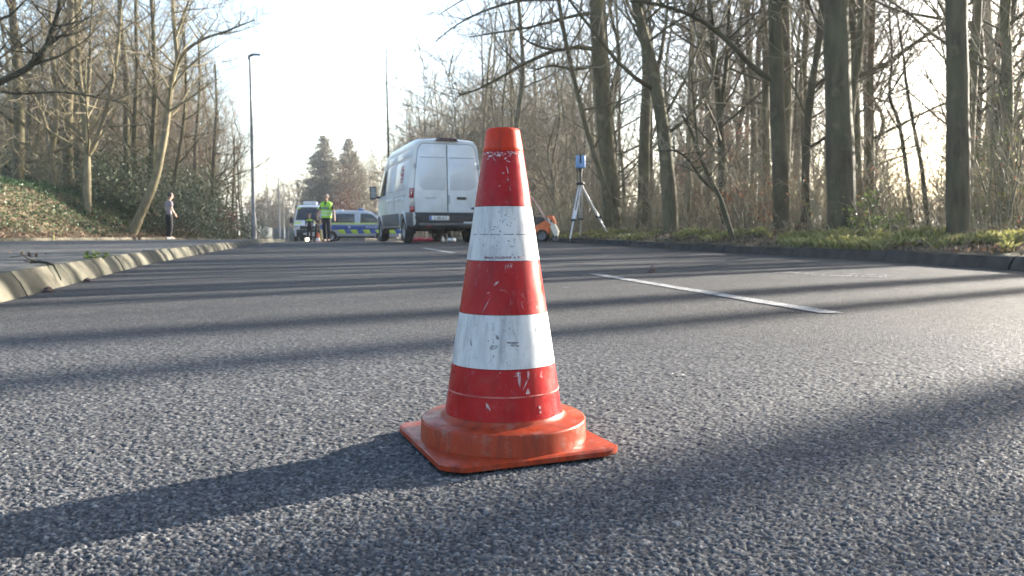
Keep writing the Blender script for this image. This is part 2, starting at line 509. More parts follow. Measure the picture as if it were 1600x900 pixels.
M['stone'] = mat("brown_stone", (0.12, 0.085, 0.075), 0.9, var=0.4, scale=40, bump=0.5)
M['lit_lamp'] = mat("lit_warm_lamp", (0.9, 0.8, 0.6), 0.4, var=0.05, emit=((1.0, 0.82, 0.5), 6.0))
M['yellow'] = mat("yellow_plastic", (0.70, 0.62, 0.06), 0.5, var=0.2)
M['yellow_dull'] = mat('dull_yellow', (0.55, 0.47, 0.16), 0.6, var=0.2)
M['shoe_white'] = mat('white_shoe', (0.55, 0.55, 0.53), 0.6, var=0.3, scale=30)

# ------------------------------------------------------------------ lie of the land
LK_T = [(-40, 11.5), (0, -1.40), (3.9, -2.54), (5.65, -3.08), (8.2, -3.87), (13.9, -5.3), (18.2, -6.3), (26, -8.2), (34, -10.2), (55, -15.5), (107, -28.8), (170, -46.5)]
LK_T[0] = (-40, 9.9)
RK_T = [(-40, 6.6), (0, 5.0), (4, 4.75), (6.9, 4.49), (8.9, 4.33), (11.8, 3.80), (16.2, 2.66), (20, 1.80), (24.5, 0.95), (34, -1.1), (53, -5.6), (107, -18.5), (170, -34.5)]
ED_T = [(-40, -11.0), (0, -13.5), (16, -15.2), (22.7, -14.9), (27, -14.0), (30.6, -13.35), (36, -13.6), (55, -18.8), (107, -32.5), (170, -50.5)]
HD_T = [(-50, 0), (22, 0), (26, -.012), (30, -.035), (40, -.14), (53, -.30), (75, -.58), (107, -1.0), (170, -1.9), (400, -4.5)]
def lk(Y): return interp(LK_T, Y)
def rk(Y): return interp(RK_T, Y)
def ed(Y): return interp(ED_T, Y)
def hd(Y): return interp(HD_T, Y)
def roadz(X, Y):
    return hd(Y) + .06 * math.exp(-((Y - 21) / 6.0) ** 2) * smooth(lk(Y) + 1.5, lk(Y) + 5.5, X)
def walkz(X, Y):
    t = smooth(0, 1, (lk(Y) - X) / max(1.0, lk(Y) - ed(Y)))
    return hd(Y) + .128 - .03 * t * smooth(10, 22, Y) - .002
BANK_T = [(11, .3), (13, .5), (14.2, .85), (15.5, 1.35), (17, 1.9), (20, 2.2), (30, 2.5)]
def vn(x, y, s):
    """cheap smooth value noise"""
    x, y = x * s, y * s
    i, j = math.floor(x), math.floor(y)
    fx, fy = x - i, y - j
    fx, fy = fx * fx * (3 - 2 * fx), fy * fy * (3 - 2 * fy)
    h = lambda a, b: (math.sin(a * 127.1 + b * 311.7) * 43758.5453) % 1.0
    return (h(i, j) * (1 - fx) + h(i + 1, j) * fx) * (1 - fy) + (h(i, j + 1) * (1 - fx) + h(i + 1, j + 1) * fx) * fy
def bankz(X, Y):
    d = max(0.0, ed(Y) - X)
    z = hd(Y) + .10 + interp(BANK_T, -X) * (1 - .8 * smooth(33, 42, Y)) * smooth(0.0, 2.8, d) + .06 * smooth(4, 30, d) * d * .3
    return z + (vn(X, Y, .7) - .5) * .22 * smooth(.1, 1.5, d) + (vn(X, Y, 2.3) - .5) * .10 * smooth(.05, .6, d)
def vergez(X, Y):
    d = max(0.0, X - rk(Y) - .15)
    z = roadz(rk(Y), Y) + .122 - .05 * (1 - smooth(.10, .17, X - rk(Y))) + .17 * smooth(0.02, 1.3, d) + .12 * smooth(1.3, 4, d)
    return z + (vn(X, Y, .8) - .5) * .2 * smooth(.6, 4, d) + (vn(X, Y, 2.7) - .5) * .09 * smooth(.0, .4, d)

# ------------------------------------------------------------------ road: one sheet, its chippings real relief close by
def worley(P, cell, seed):
    """F1, F2 and the id of the nearest feature point"""
    G = np.floor(P / cell).astype(np.int64)
    f1 = np.full(len(P), 9e9); f2 = np.full(len(P), 9e9); idn = np.zeros(len(P)); ox = np.zeros(len(P)); oy = np.zeros(len(P))
    for i in (-1, 0, 1):
        for j in (-1, 0, 1):
            gx, gy = G[:, 0] + i, G[:, 1] + j
            h = (gx * 73856093) ^ (gy * 19349663) ^ (seed * 83492791)
            h = (h ^ (h >> 13)) * 1274126177 & 0x7fffffff
            rx = (h & 0x3ff) / 1023.0; h2 = (h >> 10); ry = (h2 & 0x3ff) / 1023.0; rid = ((h >> 20) & 0x3ff) / 1023.0
            qx, qy = (gx + rx) * cell - P[:, 0], (gy + ry) * cell - P[:, 1]; d = np.hypot(qx, qy)
            closer = d < f1
            f2 = np.where(closer, f1, np.minimum(f2, d)); idn = np.where(closer, rid, idn); ox = np.where(closer, qx, ox); oy = np.where(closer, qy, oy); f1 = np.where(closer, d, f1)
    return f1, f2, idn, ox, oy

def build_road():
    NR, NC = 800, 620
    Y0, Y1 = .56, 3.3
    ys = Y0 * (Y1 / Y0) ** (np.arange(NR) / (NR - 1))
    u = np.linspace(-1, 1, NC)
    W = .70 * ys + .12
    X = W[:, None] * u[None, :]
    Y = np.repeat(ys[:, None], NC, 1)
    P = np.stack([X.ravel(), Y.ravel()], 1)
    warp = np.stack([np.sin(P[:, 1] * 61 + np.sin(P[:, 0] * 47) * 2) * .0012, np.sin(P[:, 0] * 67 + np.sin(P[:, 1] * 53) * 2) * .0012], 1)
    f1, f2, idn, ox, oy = worley(P + warp, .0056, 3)
    g1, g2, idg, _, _ = worley(P * 1.0 + .37, .0030, 5)
    st = np.minimum((f2 - f1) / .0056 * 2.6, .62) / .62
    an = idn * 997.0
    h = st * ((.45 + .55 * idn) * .0031 + (ox * np.cos(an) + oy * np.sin(an)) * .42) + np.minimum((g2 - g1) / .0036, .5) * .0010
    rs = np.random.RandomState(2)
    h = h - h.mean() + .0006 * rs.randn(len(h)) * .35
    fade = np.clip((P[:, 1] - Y0) / .04, 0, 1) * np.clip((Y1 - P[:, 1]) / 1.5, 0, 1) * np.clip((1 - np.abs(np.tile(u, NR))) / .06, 0, 1)
    fade = fade * fade * (3 - 2 * fade)
    V = np.stack([P[:, 0], P[:, 1], h * fade], 1)
    idx = np.arange(NR * NC).reshape(NR, NC)
    F = [np.stack([idx[:-1, :-1], idx[:-1, 1:], idx[1:, 1:], idx[1:, :-1]], -1).reshape(-1, 4)]
    n = len(V)
    L = np.array([[lk(y) - .02, y, 0] for y in ys]); Rr = np.array([[rk(y) + .02, y, 0] for y in ys])
    V = np.concatenate([V, L, Rr])
    a = n + np.arange(NR); b = n + NR + np.arange(NR)
    F.append(np.stack([a[:-1], idx[:-1, 0], idx[1:, 0], a[1:]], -1))
    F.append(np.stack([idx[:-1, -1], b[:-1], b[1:], idx[1:, -1]], -1))
    def strip(rows, cols=15):
        nonlocal V
        base = len(V)
        vs = []
        for y in rows:
            x0, x1 = lk(y) - .02, rk(y) + .02
            for k in range(cols):
                x = x0 + (x1 - x0) * k / (cols - 1)
                vs.append((x, y, roadz(x, y)))
        V = np.concatenate([V, np.array(vs)])
        ii = base + np.arange(len(rows) * cols).reshape(len(rows), cols)
        F.append(np.stack([ii[:-1, :-1], ii[:-1, 1:], ii[1:, 1:], ii[1:, :-1]], -1).reshape(-1, 4))
    strip([-40, -20, -10, -4, -1, .2, Y0], 2)
    strip(list(Y1 * (168 / Y1) ** (np.arange(120) / 119)))
    near = np.zeros(len(V)); near[:n] = fade
    tone = np.zeros(len(V)); tone[:n] = np.clip((st - .25) / .5, 0, 1) * np.clip(.22 + idn * .62 + idg * .18, 0, 1)
    me = np_mesh("road", V, np.concatenate(F), M['asphalt'], True)
    for nm, ar in (("near", near), ("stone_tone", tone)):
        at_ = me.attributes.new(nm, 'FLOAT', 'POINT'); at_.data.foreach_set("value", ar.astype(np.float32))
    return tag(link("road", me), kind='structure')
build_road()

def ground_hit(px, py):
    a, b = at(px, py, .5), at(px, py, 60)
    lo, hi = .5, None
    y = .5
    while y < 60:
        p = at(px, py, y)
        if p.z <= roadz(p.x, y): hi = y; break
        y *= 1.01
    return at(px, py, hi or 30)

# painted dashes of the centre line, worn at the edges
def dash(p0, p1, w, seed):
    rg = random.Random(seed)
    a, b = Vector(p0), Vector(p1)
    d = (b - a).normalized(); s = Vector((d.y, -d.x, 0))
    n = 60
    v, f = [], []
    for i in range(n + 1):
        c = a.lerp(b, i / n)
        for k, e in enumerate((-1, 1)):
            q = c + s * e * (w / 2 + rg.uniform(-.006, .004)) + d * (rg.uniform(-.01, .01))
            v.append((q.x, q.y, roadz(q.x, q.y) + .004))
    f = [(2 * i, 2 * i + 1, 2 * i + 3, 2 * i + 2) for i in range(n)]
    return np_mesh("lane_dash", v, f, M['road_paint'])
d0, d1 = ground_hit(1300, 491.5), ground_hit(928, 429)
tag(link("lane_dash", dash(d0, d1, .10, 1)), "long white lane dash on the asphalt right of the striped cone", "road marking", "white lane dashes", "structure")
e0, e1 = Vector((-.93, 12.6, 0)), Vector((-1.78, 16.0, 0))
tag(link("lane_dash", dash(e0, e1, .13, 2)), "short white lane dash on the road just behind the white van", "road marking", "white lane dashes", "structure")
# faint chalk marks of the survey
def chalk():
    rg = random.Random(5)
    V, Fq = [], []
    def seg(x0, y0, x1, y1, w, n):
        a, b = ground_hit(x0, y0), ground_hit(x1, y1)
        d = (b - a).normalized(); s = Vector((d.y, -d.x, 0))
        for i in range(n):
            if rg.random() < .28: continue
            c = a.lerp(b, (i + rg.uniform(.1, .9)) / n)
            l, ww = (b - a).length / n * rg.uniform(.25, .6), w * rg.uniform(.4, 1)
            o = len(V)
            for q in (c - d * l - s * ww, c + d * l * .9 - s * ww * rg.uniform(.3, 1), c + d * l + s * ww, c - d * l * .8 + s * ww * rg.uniform(.3, 1)):
                V.append((q.x, q.y, .004))
            Fq.append((o, o + 1, o + 2, o + 3))
    seg(1222, 426.5, 1265, 428, .16, 9)
    seg(1320, 428.5, 1392, 431.5, .10, 16)
    seg(1322, 431.5, 1394, 433.5, .10, 22)
    seg(1270, 430, 1320, 432, .07, 7)
    for x, y in ((1060, 588), (1375, 570), (1345, 569), (880, 450), (935, 440), (1010, 585)):
        seg(x - 10, y, x + 10, y + 1, .010, 3)
    return np_mesh("chalk_mark", V, Fq, M['road_paint'])
tag(link("chalk_mark", chalk()), "faint broken chalk marks on the asphalt near the right kerb", "chalk mark", None, "structure")

# ------------------------------------------------------------------ kerbs: stone by stone
def kerb_mesh(seed, L, H, W, batter):
    rg = random.Random(seed)
    m = MB()
    m.plate([(-.10, -.15), (W, -.15), (W, H), (batter, H), (0, H * .55)][::-1], lambda u, v, d: (u, d, v), L - .020, .008)
    vs = []
    for v in m.v:
        vs.append((v[0] + rg.uniform(-.003, .003), v[1], v[2] + rg.uniform(-.003, .003)))
    m.v = vs
    return m
def kerb_row(name, tab, y0, y1, side, L, H, material, zfn, W=.15, child="kerb_stone", batter=.035):
    root = thing(name, None, None); tag(root, kind='structure')
    meshes = [kerb_mesh(40 + i, L, H, W, batter).mesh(child, material, True, 30) for i in range(5)]
    pts = []
    y = y0
    rg = random.Random(9)
    while y < y1:
        x = interp(tab, y)
        dx = interp(tab, y + L) - x
        ln = math.hypot(dx, L)
        o = link(child, meshes[rg.randrange(5)], root)
        ang = -math.atan2(dx, L)
        o.location = (x, y, zfn(x, y) + rg.uniform(-.003, .004))
        o.rotation_euler = (rg.uniform(-.004, .004), 0, ang + rg.uniform(-.006, .006))
        o.scale = (-1 if side < 0 else 1, 1, 1)
        y += L * L / ln
    return root
kerb_row("left_kerb", LK_T, -8.28, 60, -1, 1.0, .130, M['kerb'], lambda x, y: hd(y), batter=.045)
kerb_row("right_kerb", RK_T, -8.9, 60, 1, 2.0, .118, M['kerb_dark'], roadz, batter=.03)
kerb_row("edging", ED_T, 12, 48, -1, 1.0, .13, M['kerb'], lambda x, y: walkz(x, y) - .05, .08, "edging_stone", .01)

# pavement between kerb and edging
def strip_sheet(name, rows, ncol, xa, xb, zf, material, ease=None):
    V, idx = [], []
    for y in rows:
        a, b = xa(y), xb(y)
        for k in range(ncol):
            t = k / (ncol - 1)
            t = ease(t) if ease else t
            x = a + (b - a) * t
            V.append((x, y, zf(x, y)))
    ii = np.arange(len(rows) * ncol).reshape(len(rows), ncol)
    F = np.stack([ii[:-1, :-1], ii[:-1, 1:], ii[1:, 1:], ii[1:, :-1]], -1).reshape(-1, 4)
    me = np_mesh(name, V, F, material, True)
    if me.polygons[0].normal.z < 0: me.flip_normals()
    return tag(link(name, me), kind='structure')
rows = [-40, -20, -8, -3] + [0 + .5 * i for i in range(100)] + [50 + 4 * i for i in range(31)]
strip_sheet("pavement", rows, 30, lambda y: lk(y) - .11, lambda y: ed(y) + .0, lambda x, y: walkz(x, y) - .010 + (vn(x, y, 1.5) - .5) * .008, M['pavement'])
strip_sheet("bank", rows, 90, lambda y: ed(y) - .06, lambda y: ed(y) - 320, bankz, M['soil'], lambda t: t ** 3)
strip_sheet("forest_floor", rows, 90, lambda y: rk(y) + .05, lambda y: rk(y) + 320, vergez, M['verge'], lambda t: t ** 3)
def flat(name, x0, y0, x1, y1, z, m):
    return tag(link(name, np_mesh(name, [(x0, y0, z), (x1, y0, z), (x1, y1, z), (x0, y1, z)], [(0, 1, 2, 3)], m)), kind='structure')
flat("ground", -3000, -600, 3000, 4000, -4.2, M['soil'])
# the land rises a little beyond the bend, so the wood closes the view
strip_sheet("far_ground", [150 + 10 * i for i in range(26)], 60, lambda y: -420, lambda y: 420, lambda x, y: hd(y) + (vn(x, y, .05) - .5) * 1.5 - .4, M['soil'])

# ------------------------------------------------------------------ the cone
def cone_map(radius_at, yaw):
    return lambda u, v, d: ((radius_at(v) + d) * math.sin(u / radius_at(v) + yaw), -(radius_at(v) + d) * math.cos(u / radius_at(v) + yaw), v)
def film_mat(name, base, dirt, scr, rough, dust=0.12):
    m, g = new_mat(name, rough, 0.16)
    co = g.n("ShaderNodeTexCoord").outputs["Object"]
    mp = g.n("ShaderNodeMapping"); mp.inputs["Scale"].default_value = (1, 1, 0.35); g.l(co, mp.inputs[0])
    col = g.mix(g.ramp(g.noise(mp.outputs[0], 20, 6, .7), (0.46, 0.0), (0.72, 0.6)), base, dirt)
    # scrapes: thin ridges of noise, broken up by a coarse mask
    for s, dirn, th in ((60, (1, 1, .22), .008), (90, (.3, .3, 1), .009), (150, (1, 1, .5), .012)):
        mq = g.n("ShaderNodeMapping"); mq.inputs["Scale"].default_value = dirn; mq.inputs["Rotation"].default_value = (.3, .5, s * .1); g.l(co, mq.inputs[0])
        n = g.noise(mq.outputs[0], s, 2)
        ridge = g.math('ABSOLUTE', g.math('SUBTRACT', n, .5))
        line = g.math('LESS_THAN', ridge, th)
        mask = g.ramp(g.noise(co, 17 + s * .2, 3), (0.60, 0.0), (0.70, 1.0))
        col = g.mix(g.math('MULTIPLY', g.math('MULTIPLY', line, mask), .5), col, scr)
    blot = g.ramp(g.noise(co, 75, 2), (0.73, 0.0), (0.76, 0.8))
    col = g.mix(blot, col, scr)
    ms = g.n("ShaderNodeMapping"); ms.inputs["Scale"].default_value = (1, 1, .10); g.l(co, ms.inputs[0])
    col = g.mix(g.ramp(g.noise(ms.outputs[0], 85, 4, .6), (0.48, 0.0), (0.72, 0.7)), col, dirt)
    dust_ = g.noise(co, 34, 6, .7)
    col = g.mix(g.ramp(dust_, (0.52, 0.0), (0.74, dust)), col, (0.22, 0.18, 0.155))
    fine = g.ramp(g.noise(co, 240, 2), (0.70, 0.0), (0.78, 0.4))
    col = g.mix(fine, col, dirt)
    g.l(col, g.b.inputs["Base Color"])
    g.l(g.ramp(g.noise(co, 30, 4), (0.3, rough * .75), (0.7, min(1, rough * 1.5))), g.b.inputs["Roughness"])
    bp = g.n("ShaderNodeBump"); bp.inputs["Distance"].default_value = .0006; bp.inputs["Strength"].default_value = .5
    g.l(g.noise(co, 60, 4), bp.inputs["Height"]); g.l(bp.outputs[0], g.b.inputs["Normal"])
    return m
M['film_red'] = film_mat("red_reflective_film", (0.31, 0.005, 0.008), (0.17, 0.005, 0.008), (0.42, 0.22, 0.23), 0.28)
M['film_white'] = film_mat("white_reflective_film", (0.50, 0.505, 0.51), (0.21, 0.21, 0.225), (0.13, 0.13, 0.145), 0.36)
M['pvc'] = film_mat("worn_orange_pvc", (0.27, 0.036, 0.013), (0.10, 0.022, 0.015), (0.34, 0.13, 0.09), 0.34, 0.5)
M['pvc_tip'] = film_mat("bright_orange_pvc", (0.56, 0.036, 0.008), (0.20, 0.022, 0.012), (0.20, 0.04, 0.035), 0.35)

def build_cone():
    t = thing("traffic_cone", "large red and white striped traffic cone with scuffed orange base on the asphalt", "traffic cone", (-.014, 1.25, .0025), 0)
    yaw = math.radians(22)
    s, r = .142, .03
    pl = MB()
    sq = rrect(-s, -s, s, s, r, 8)
    rot = lambda u, v, d: (u * math.cos(yaw) - v * math.sin(yaw), u * math.sin(yaw) + v * math.cos(yaw), d + .0045 * smooth(.17, .19, math.hypot(u, v)))
    pl.plate(sq, rot, .009, .003)
    pl.build("base_plate", M['pvc'], t, angle=50)
    R0, Z0, R1, Z1 = .0945, .045, .0258, .498
    ra = lambda z: R0 + (R1 - R0) * (z - Z0) / (Z1 - Z0)
    ring = MB()
    ring.lathe([(.1340, .008), (.1328, .0125), (.1318, .040), (.1308, .0428), (.1285, .0442), (.104, .0458), (.0985, .0485), (.0958, .054), (.090, .054)], 96)
    ring.build("base_ring", M['pvc'], t, angle=60)
    tip = MB()
    tip.lathe([(ra(.455) - .001, .455), (ra(.4628), .4628), (ra(.4640) + .0009, .4640), (ra(.47) + .0007, .47), (ra(.494) + .0004, .494), (R1 + .0002, .4975), (R1 - .0022, .499), (R1 - .004, .498), (R1 - .006, .45), (.012, .44)], 96)
    tip.build("cone_tip", M['pvc_tip'], t, angle=60)
    seam_z = .0905
    def band(name, z0, z1, m, extra=.0008, seam=False):
        b = MB()
        zs = [z0 + (z1 - z0) * k / 10 for k in range(11)]
        prof = [(ra(z0) - .002, z0)] + [(ra(z) + extra, z + (.0004 if k == 0 else -.0004 if k == 10 else 0)) for k, z in enumerate(zs)] + [(ra(z1) - .002, z1)]
        b.lathe(prof, 96)
        return b.build(name, m, t, angle=50)
    band("red_band", .0525, .0895, M['film_red'], .0004)
    seam = MB(); seam.lathe([(ra(seam_z - .0016) - .001, seam_z - .0016), (ra(seam_z) + .0016, seam_z - .0008), (ra(seam_z) + .0016, seam_z + .0008), (ra(seam_z + .0016) - .001, seam_z + .0016)], 96)
    seam.build("seam", M['pvc_scuff'], t, angle=60)
    band("red_band", .0915, .1315, M['film_red'])
    band("white_band", .1315, .2125, M['film_white'], .0010)
    band("red_band", .2125, .2940, M['film_red'])
    wb = band("white_band", .2940, .3775, M['film_white'], .0010)
    band("red_band", .3775, .4632, M['film_red'])
    ln = MB()
    for k in range(30):
        if k in (3, 4, 9, 13, 14, 19, 23, 26): continue
        z = .3345 + .0002 * math.sin(k)
        a0 = -1.1 + k * .075
        ln.plate([(a0 * ra(z), z - .0004), ((a0 + .07) * ra(z), z - .0003), ((a0 + .07) * ra(z), z + .0003), (a0 * ra(z), z + .0004)], cone_map(ra, 0), .0015, 0)
    ln.build("print_line", M['print_black'], wb, sm=False)
    fn = cone_map(ra, .03)
    me = text_mesh("MAAX  POLIENTEF  A  PVC", .0048, lambda u, v, d: fn(u, v + .2990, d + .0010), .0002, .00012, 1.05)
    finish(me, M['print_maroon'], False)
    link("print_line", me, wb)
    # scuffs that have a shape of their own: tyre-black smears and paint scrapes
    rg = random.Random(4)
    def blob(name, u, z, w, h, m, parent, n=9, tilt=0.0):
        b = MB()
        poly = []
        for k in range(n):
            a = 2 * math.pi * k / n
            q = rg.uniform(.45, 1.15)
            x, y = math.cos(a) * w * q, math.sin(a) * h * q
            poly.append((u + x * math.cos(tilt) - y * math.sin(tilt), z + x * math.sin(tilt) + y * math.cos(tilt)))
        b.plate(poly, cone_map(ra, 0), .0014, 0)
        return b.build(name, m, parent, sm=False)
    for (u, z, w, h, ti) in ((.016, .1715, .0085, .0016, -.05), (.0185, .1675, .007, .0012, -.2), (-.0125, .1655, .0075, .0022, .35), (-.0085, .1805, .0026, .0036, .6), (-.052, .170, .0012, .005, .1), (.001, .1585, .003, .0008, .2)):
        poly = []
        for k in range(14):
            a = 2 * math.pi * k / 14; q = rg.uniform(.5, 1.15)
            x, y = math.cos(a) * w * q * 1.15, math.sin(a) * h * q * 1.5
            poly.append((u + x * math.cos(ti) - y * math.sin(ti), z + x * math.sin(ti) + y * math.cos(ti)))
        scuffs = MB()
        scuffs.plate(poly, cone_map(ra, 0), .0014, 0)
        scuffs.build("scuff_mark", M['scuff_black'], t, sm=False)
    sm_ = MB()
    for k in range(64):
        up_ = rg.random() < .6
        u = rg.gauss(0, .013) if up_ else rg.gauss(0, .030)
        z = rg.uniform(.300, .372) if up_ else rg.uniform(.137, .207)
        w, h, ti = rg.uniform(.0004, .0022), rg.uniform(.0004, .0013), rg.choice((.1, 1.3, 1.5, 1.7, .5, -.4))
        w *= 1.8 if rg.random() < .3 else 1
        poly = []
        for q_ in range(8):
            a = 2 * math.pi * q_ / 8; q = rg.uniform(.45, 1.2)
            x, y = math.cos(a) * w * q, math.sin(a) * h * q
            poly.append((u + x * math.cos(ti) - y * math.sin(ti), z + x * math.sin(ti) + y * math.cos(ti)))
        sm_.plate(poly, cone_map(ra, 0), .0013, 0)
    tag(sm_.build("small_scuff", M['scuff_black'], t, sm=False), kind='stuff')
    sc = MB()
    def scrape(u, z, w, h, ti):
        poly = []
        for k in range(12):
            a = 2 * math.pi * k / 12; q = rg.uniform(.5, 1.2)
            x, y = math.cos(a) * w * q, math.sin(a) * h * q
            poly.append((u + x * math.cos(ti) - y * math.sin(ti), z + x * math.sin(ti) + y * math.cos(ti)))
        sc.plate(poly, cone_map(ra, 0), .0013, 0)
    for (u, z, w, h, ti) in ((.024, .118, .0016, .011, .05), (.0395, .123, .002, .0065, 0), (.0385, .098, .0035, .004, .1), (.0345, .1085, .0008, .012, -.5), (.023, .1265, .006, .0007, .1),
                             (.020, .1225, .006, .0005, .2), (-.021, .0765, .0012, .0065, .55), (-.024, .079, .0008, .005, .2), (.06, .072, .002, .003, .4), (.061, .0655, .0025, .0022, -.3), (.026, .1155, .001, .013, -.04),
                             (.0005, .428, .0020, .0020, 0), (.0065, .434, .0008, .007, .2), (.008, .446, .0032, .0008, -.4), (.0075, .419, .0005, .005, .1), (-.013, .449, .0007, .004, .6), (.011, .404, .0004, .004, .2), (-.005, .408, .0016, .0004, .5),
                             (.008, .287, .0006, .005, -.2), (.011, .2865, .0006, .0055, -.2), (.0135, .288, .0006, .004, -.2), (.0045, .286, .0005, .005, -.2), (-.009, .261, .0016, .006, -.9), (-.022, .246, .0026, .0008, .3), (.0, .250, .006, .0005, -.15), (-.026, .226, .0006, .012, -.5), (-.045, .262, .0005, .006, .2), (.03, .226, .0004, .006, .3)):
        scrape(u, z, w, h, ti)
    for k in range(46):      # rubbed rim just under the tip
        a = rg.uniform(-.034, .034)
        scrape(a, .4605 - abs(rg.gauss(0, .004)), rg.uniform(.0008, .0030), rg.uniform(.0004, .0016), rg.uniform(-.8, .8))
    tag(sc.build("scrape_mark", M['scrape'], t, sm=False), kind='stuff')
M['pvc_scuff'] = mat("scuffed_seam", (0.52, 0.20, 0.17), 0.5, scale=40, col2=(0.30, 0.03, 0.03))
M['print_maroon'] = mat("dark_red_print", (0.14, 0.02, 0.05), 0.5, var=.2, scale=40)
M['scuff_black'] = mat("rubber_smear", (0.075, 0.08, 0.085), 0.6, scale=160, col2=(0.32, 0.33, 0.34))
M['scrape'] = mat("scraped_film", (0.46, 0.40, 0.41), 0.5, scale=160, col2=(0.30, 0.10, 0.11))
build_cone()

# ------------------------------------------------------------------ trees
def prisms(S, n=3):
    """many tapered twig segments at once: rows x0 y0 z0 x1 y1 z1 r0 r1"""
    S = np.asarray(S, dtype=np.float64)
    a, b, r0, r1 = S[:, :3], S[:, 3:6], S[:, 6], S[:, 7]
    t = b - a
    t = t / np.maximum(1e-9, np.linalg.norm(t, axis=1))[:, None]
    up = np.where(np.abs(t[:, 2:3]) < .9, np.array([[0, 0, 1.0]]), np.array([[1.0, 0, 0]]))
    u = np.cross(t, up); u /= np.linalg.norm(u, axis=1)[:, None]
    w = np.cross(t, u)
    V = []
    for k in range(n):
        an = 2 * math.pi * k / n
        d = u * math.cos(an) + w * math.sin(an)
        V.append(a + d * r0[:, None]); V.append(b + d * r1[:, None])
    V = np.stack(V, 1).reshape(-1, 3)
    base = np.arange(len(S))[:, None] * 2 * n
    F = []
    for k in range(n):
        k2 = (k + 1) % n
        F.append(base + np.array([[2 * k, 2 * k2, 2 * k2 + 1, 2 * k + 1]]))
    return V, np.concatenate(F)

def rdir(rg):
    z = rg.uniform(-1, 1); a = rg.uniform(0, 2 * math.pi); s = math.sqrt(1 - z * z)
    return Vector((s * math.cos(a), s * math.sin(a), z))

class Tree:
    """grows a bare tree: continuous trunk and limbs, then finer and finer twigs"""
    def __init__(s, seed, twig=.012):
        s.rg = random.Random(seed); s.wood = MB(); s.seg = []; s.tips = []; s.twig = twig
    def limb(s, p, d, L, r, lvl, maxl, spread=.75, up=.25, dens=1.0, first=.25, solid=1, wob=.22):
        rg = s.rg
        n = max(3, int(L / (1.0 if lvl == 0 else .6 if lvl == 1 else .4)))
        n = min(n, 9 if lvl < 2 else 5 if lvl == 2 else 3)
        pts, rad = [p.copy()], [r]
        d = d.normalized()
        kids = []
        for i in range(n):
            d = (d + rdir(rg) * wob + Vector((0, 0, up * .35))).normalized()
            p = p + d * (L / n)
            f = (i + 1) / n
            pts.append(p.copy()); rad.append(max(s.twig * .5, r * (1 - .8 * f)))
            if f > first and lvl < maxl:
                k = dens * (1.15 if lvl else 1.0)
                while rg.random() < k:
                    kids.append((p.copy(), d.copy(), f)); k -= 1
        if lvl <= solid:
            s.wood.tube(pts, rad, 7 if lvl == 0 else 5)
        else:
            for i in range(n):
                s.seg.append((*pts[i], *pts[i + 1], rad[i], rad[i + 1]))
        if lvl >= maxl:
            s.tips.append((pts[-1], d)); 
            return
        kids.append((pts[-1], d, 1.0))
        for q, dd, f in kids:
            side = rdir(rg); side = (side - dd * side.dot(dd)).normalized()
            nd = (dd * (1 - spread * .55) + side * spread * rg.uniform(.6, 1.1)).normalized()
            s.limb(q, nd, L * rg.uniform(.38, .62) * (1.05 - .4 * f), max(s.twig * .55, r * rg.uniform(.36, .52) * (1 - .45 * f)), lvl + 1, maxl, spread, up, dens, .2, solid, wob * 1.15)
    def trunk(s, path, r0, r1, sides=10, flare=1.35):
        pts = [Vector(q) for q in path]
        # smooth the path
        out = []
        for i in range(len(pts) - 1):
            p0, p1, p2, p3 = pts[max(i - 1, 0)], pts[i], pts[i + 1], pts[min(i + 2, len(pts) - 1)]
            for k in range(4):
                t = k / 4
                out.append(.5 * ((2 * p1) + (p2 - p0) * t + (2 * p0 - 5 * p1 + 4 * p2 - p3) * t * t + (3 * p1 - p0 - 3 * p2 + p3) * t ** 3))
        out.append(pts[-1])
        n = len(out)
        rad = [(r0 + (r1 - r0) * i / (n - 1)) * (1 + (flare - 1) * math.exp(-i * 1.2)) * s.rg.uniform(.95, 1.05) for i in range(n)]
        s.wood.tube(out, rad, sides)
        return out, rad
    def crown_on(s, pts, rad, frm, count, Lf, maxl=3, spread=.8, up=.25, dens=.9, elev=(.1, .9), rmul=.5, solid=0, az=None):
        n = len(pts); rg = s.rg
        for k in range(count):
            f = frm + (1 - frm) * (k + rg.random()) / count
            i = min(n - 1, int(f * (n - 1)))
            a = rg.uniform(0, 2 * math.pi) if az is None else rg.gauss(az[0], az[1])
            e = rg.uniform(*elev)
            d = Vector((math.cos(a) * math.cos(e), math.sin(a) * math.cos(e), math.sin(e)))
            L = Lf * (1.15 - .7 * (f - frm) / max(.01, 1 - frm)) * rg.uniform(.7, 1.2)
            s.limb(pts[i], d, L, max(s.twig, rad[i] * rmul * rg.uniform(.6, 1.1)), 1, maxl, spread, up, dens, .2, 1)
    def meshes(s, bark, twig):
        t = s.wood.mesh("trunk", bark, True, 180, False)
        c = None
        if s.seg:
            V, F = prisms(s.seg)
            c = np_mesh("crown", V, F, twig)
        return t, c

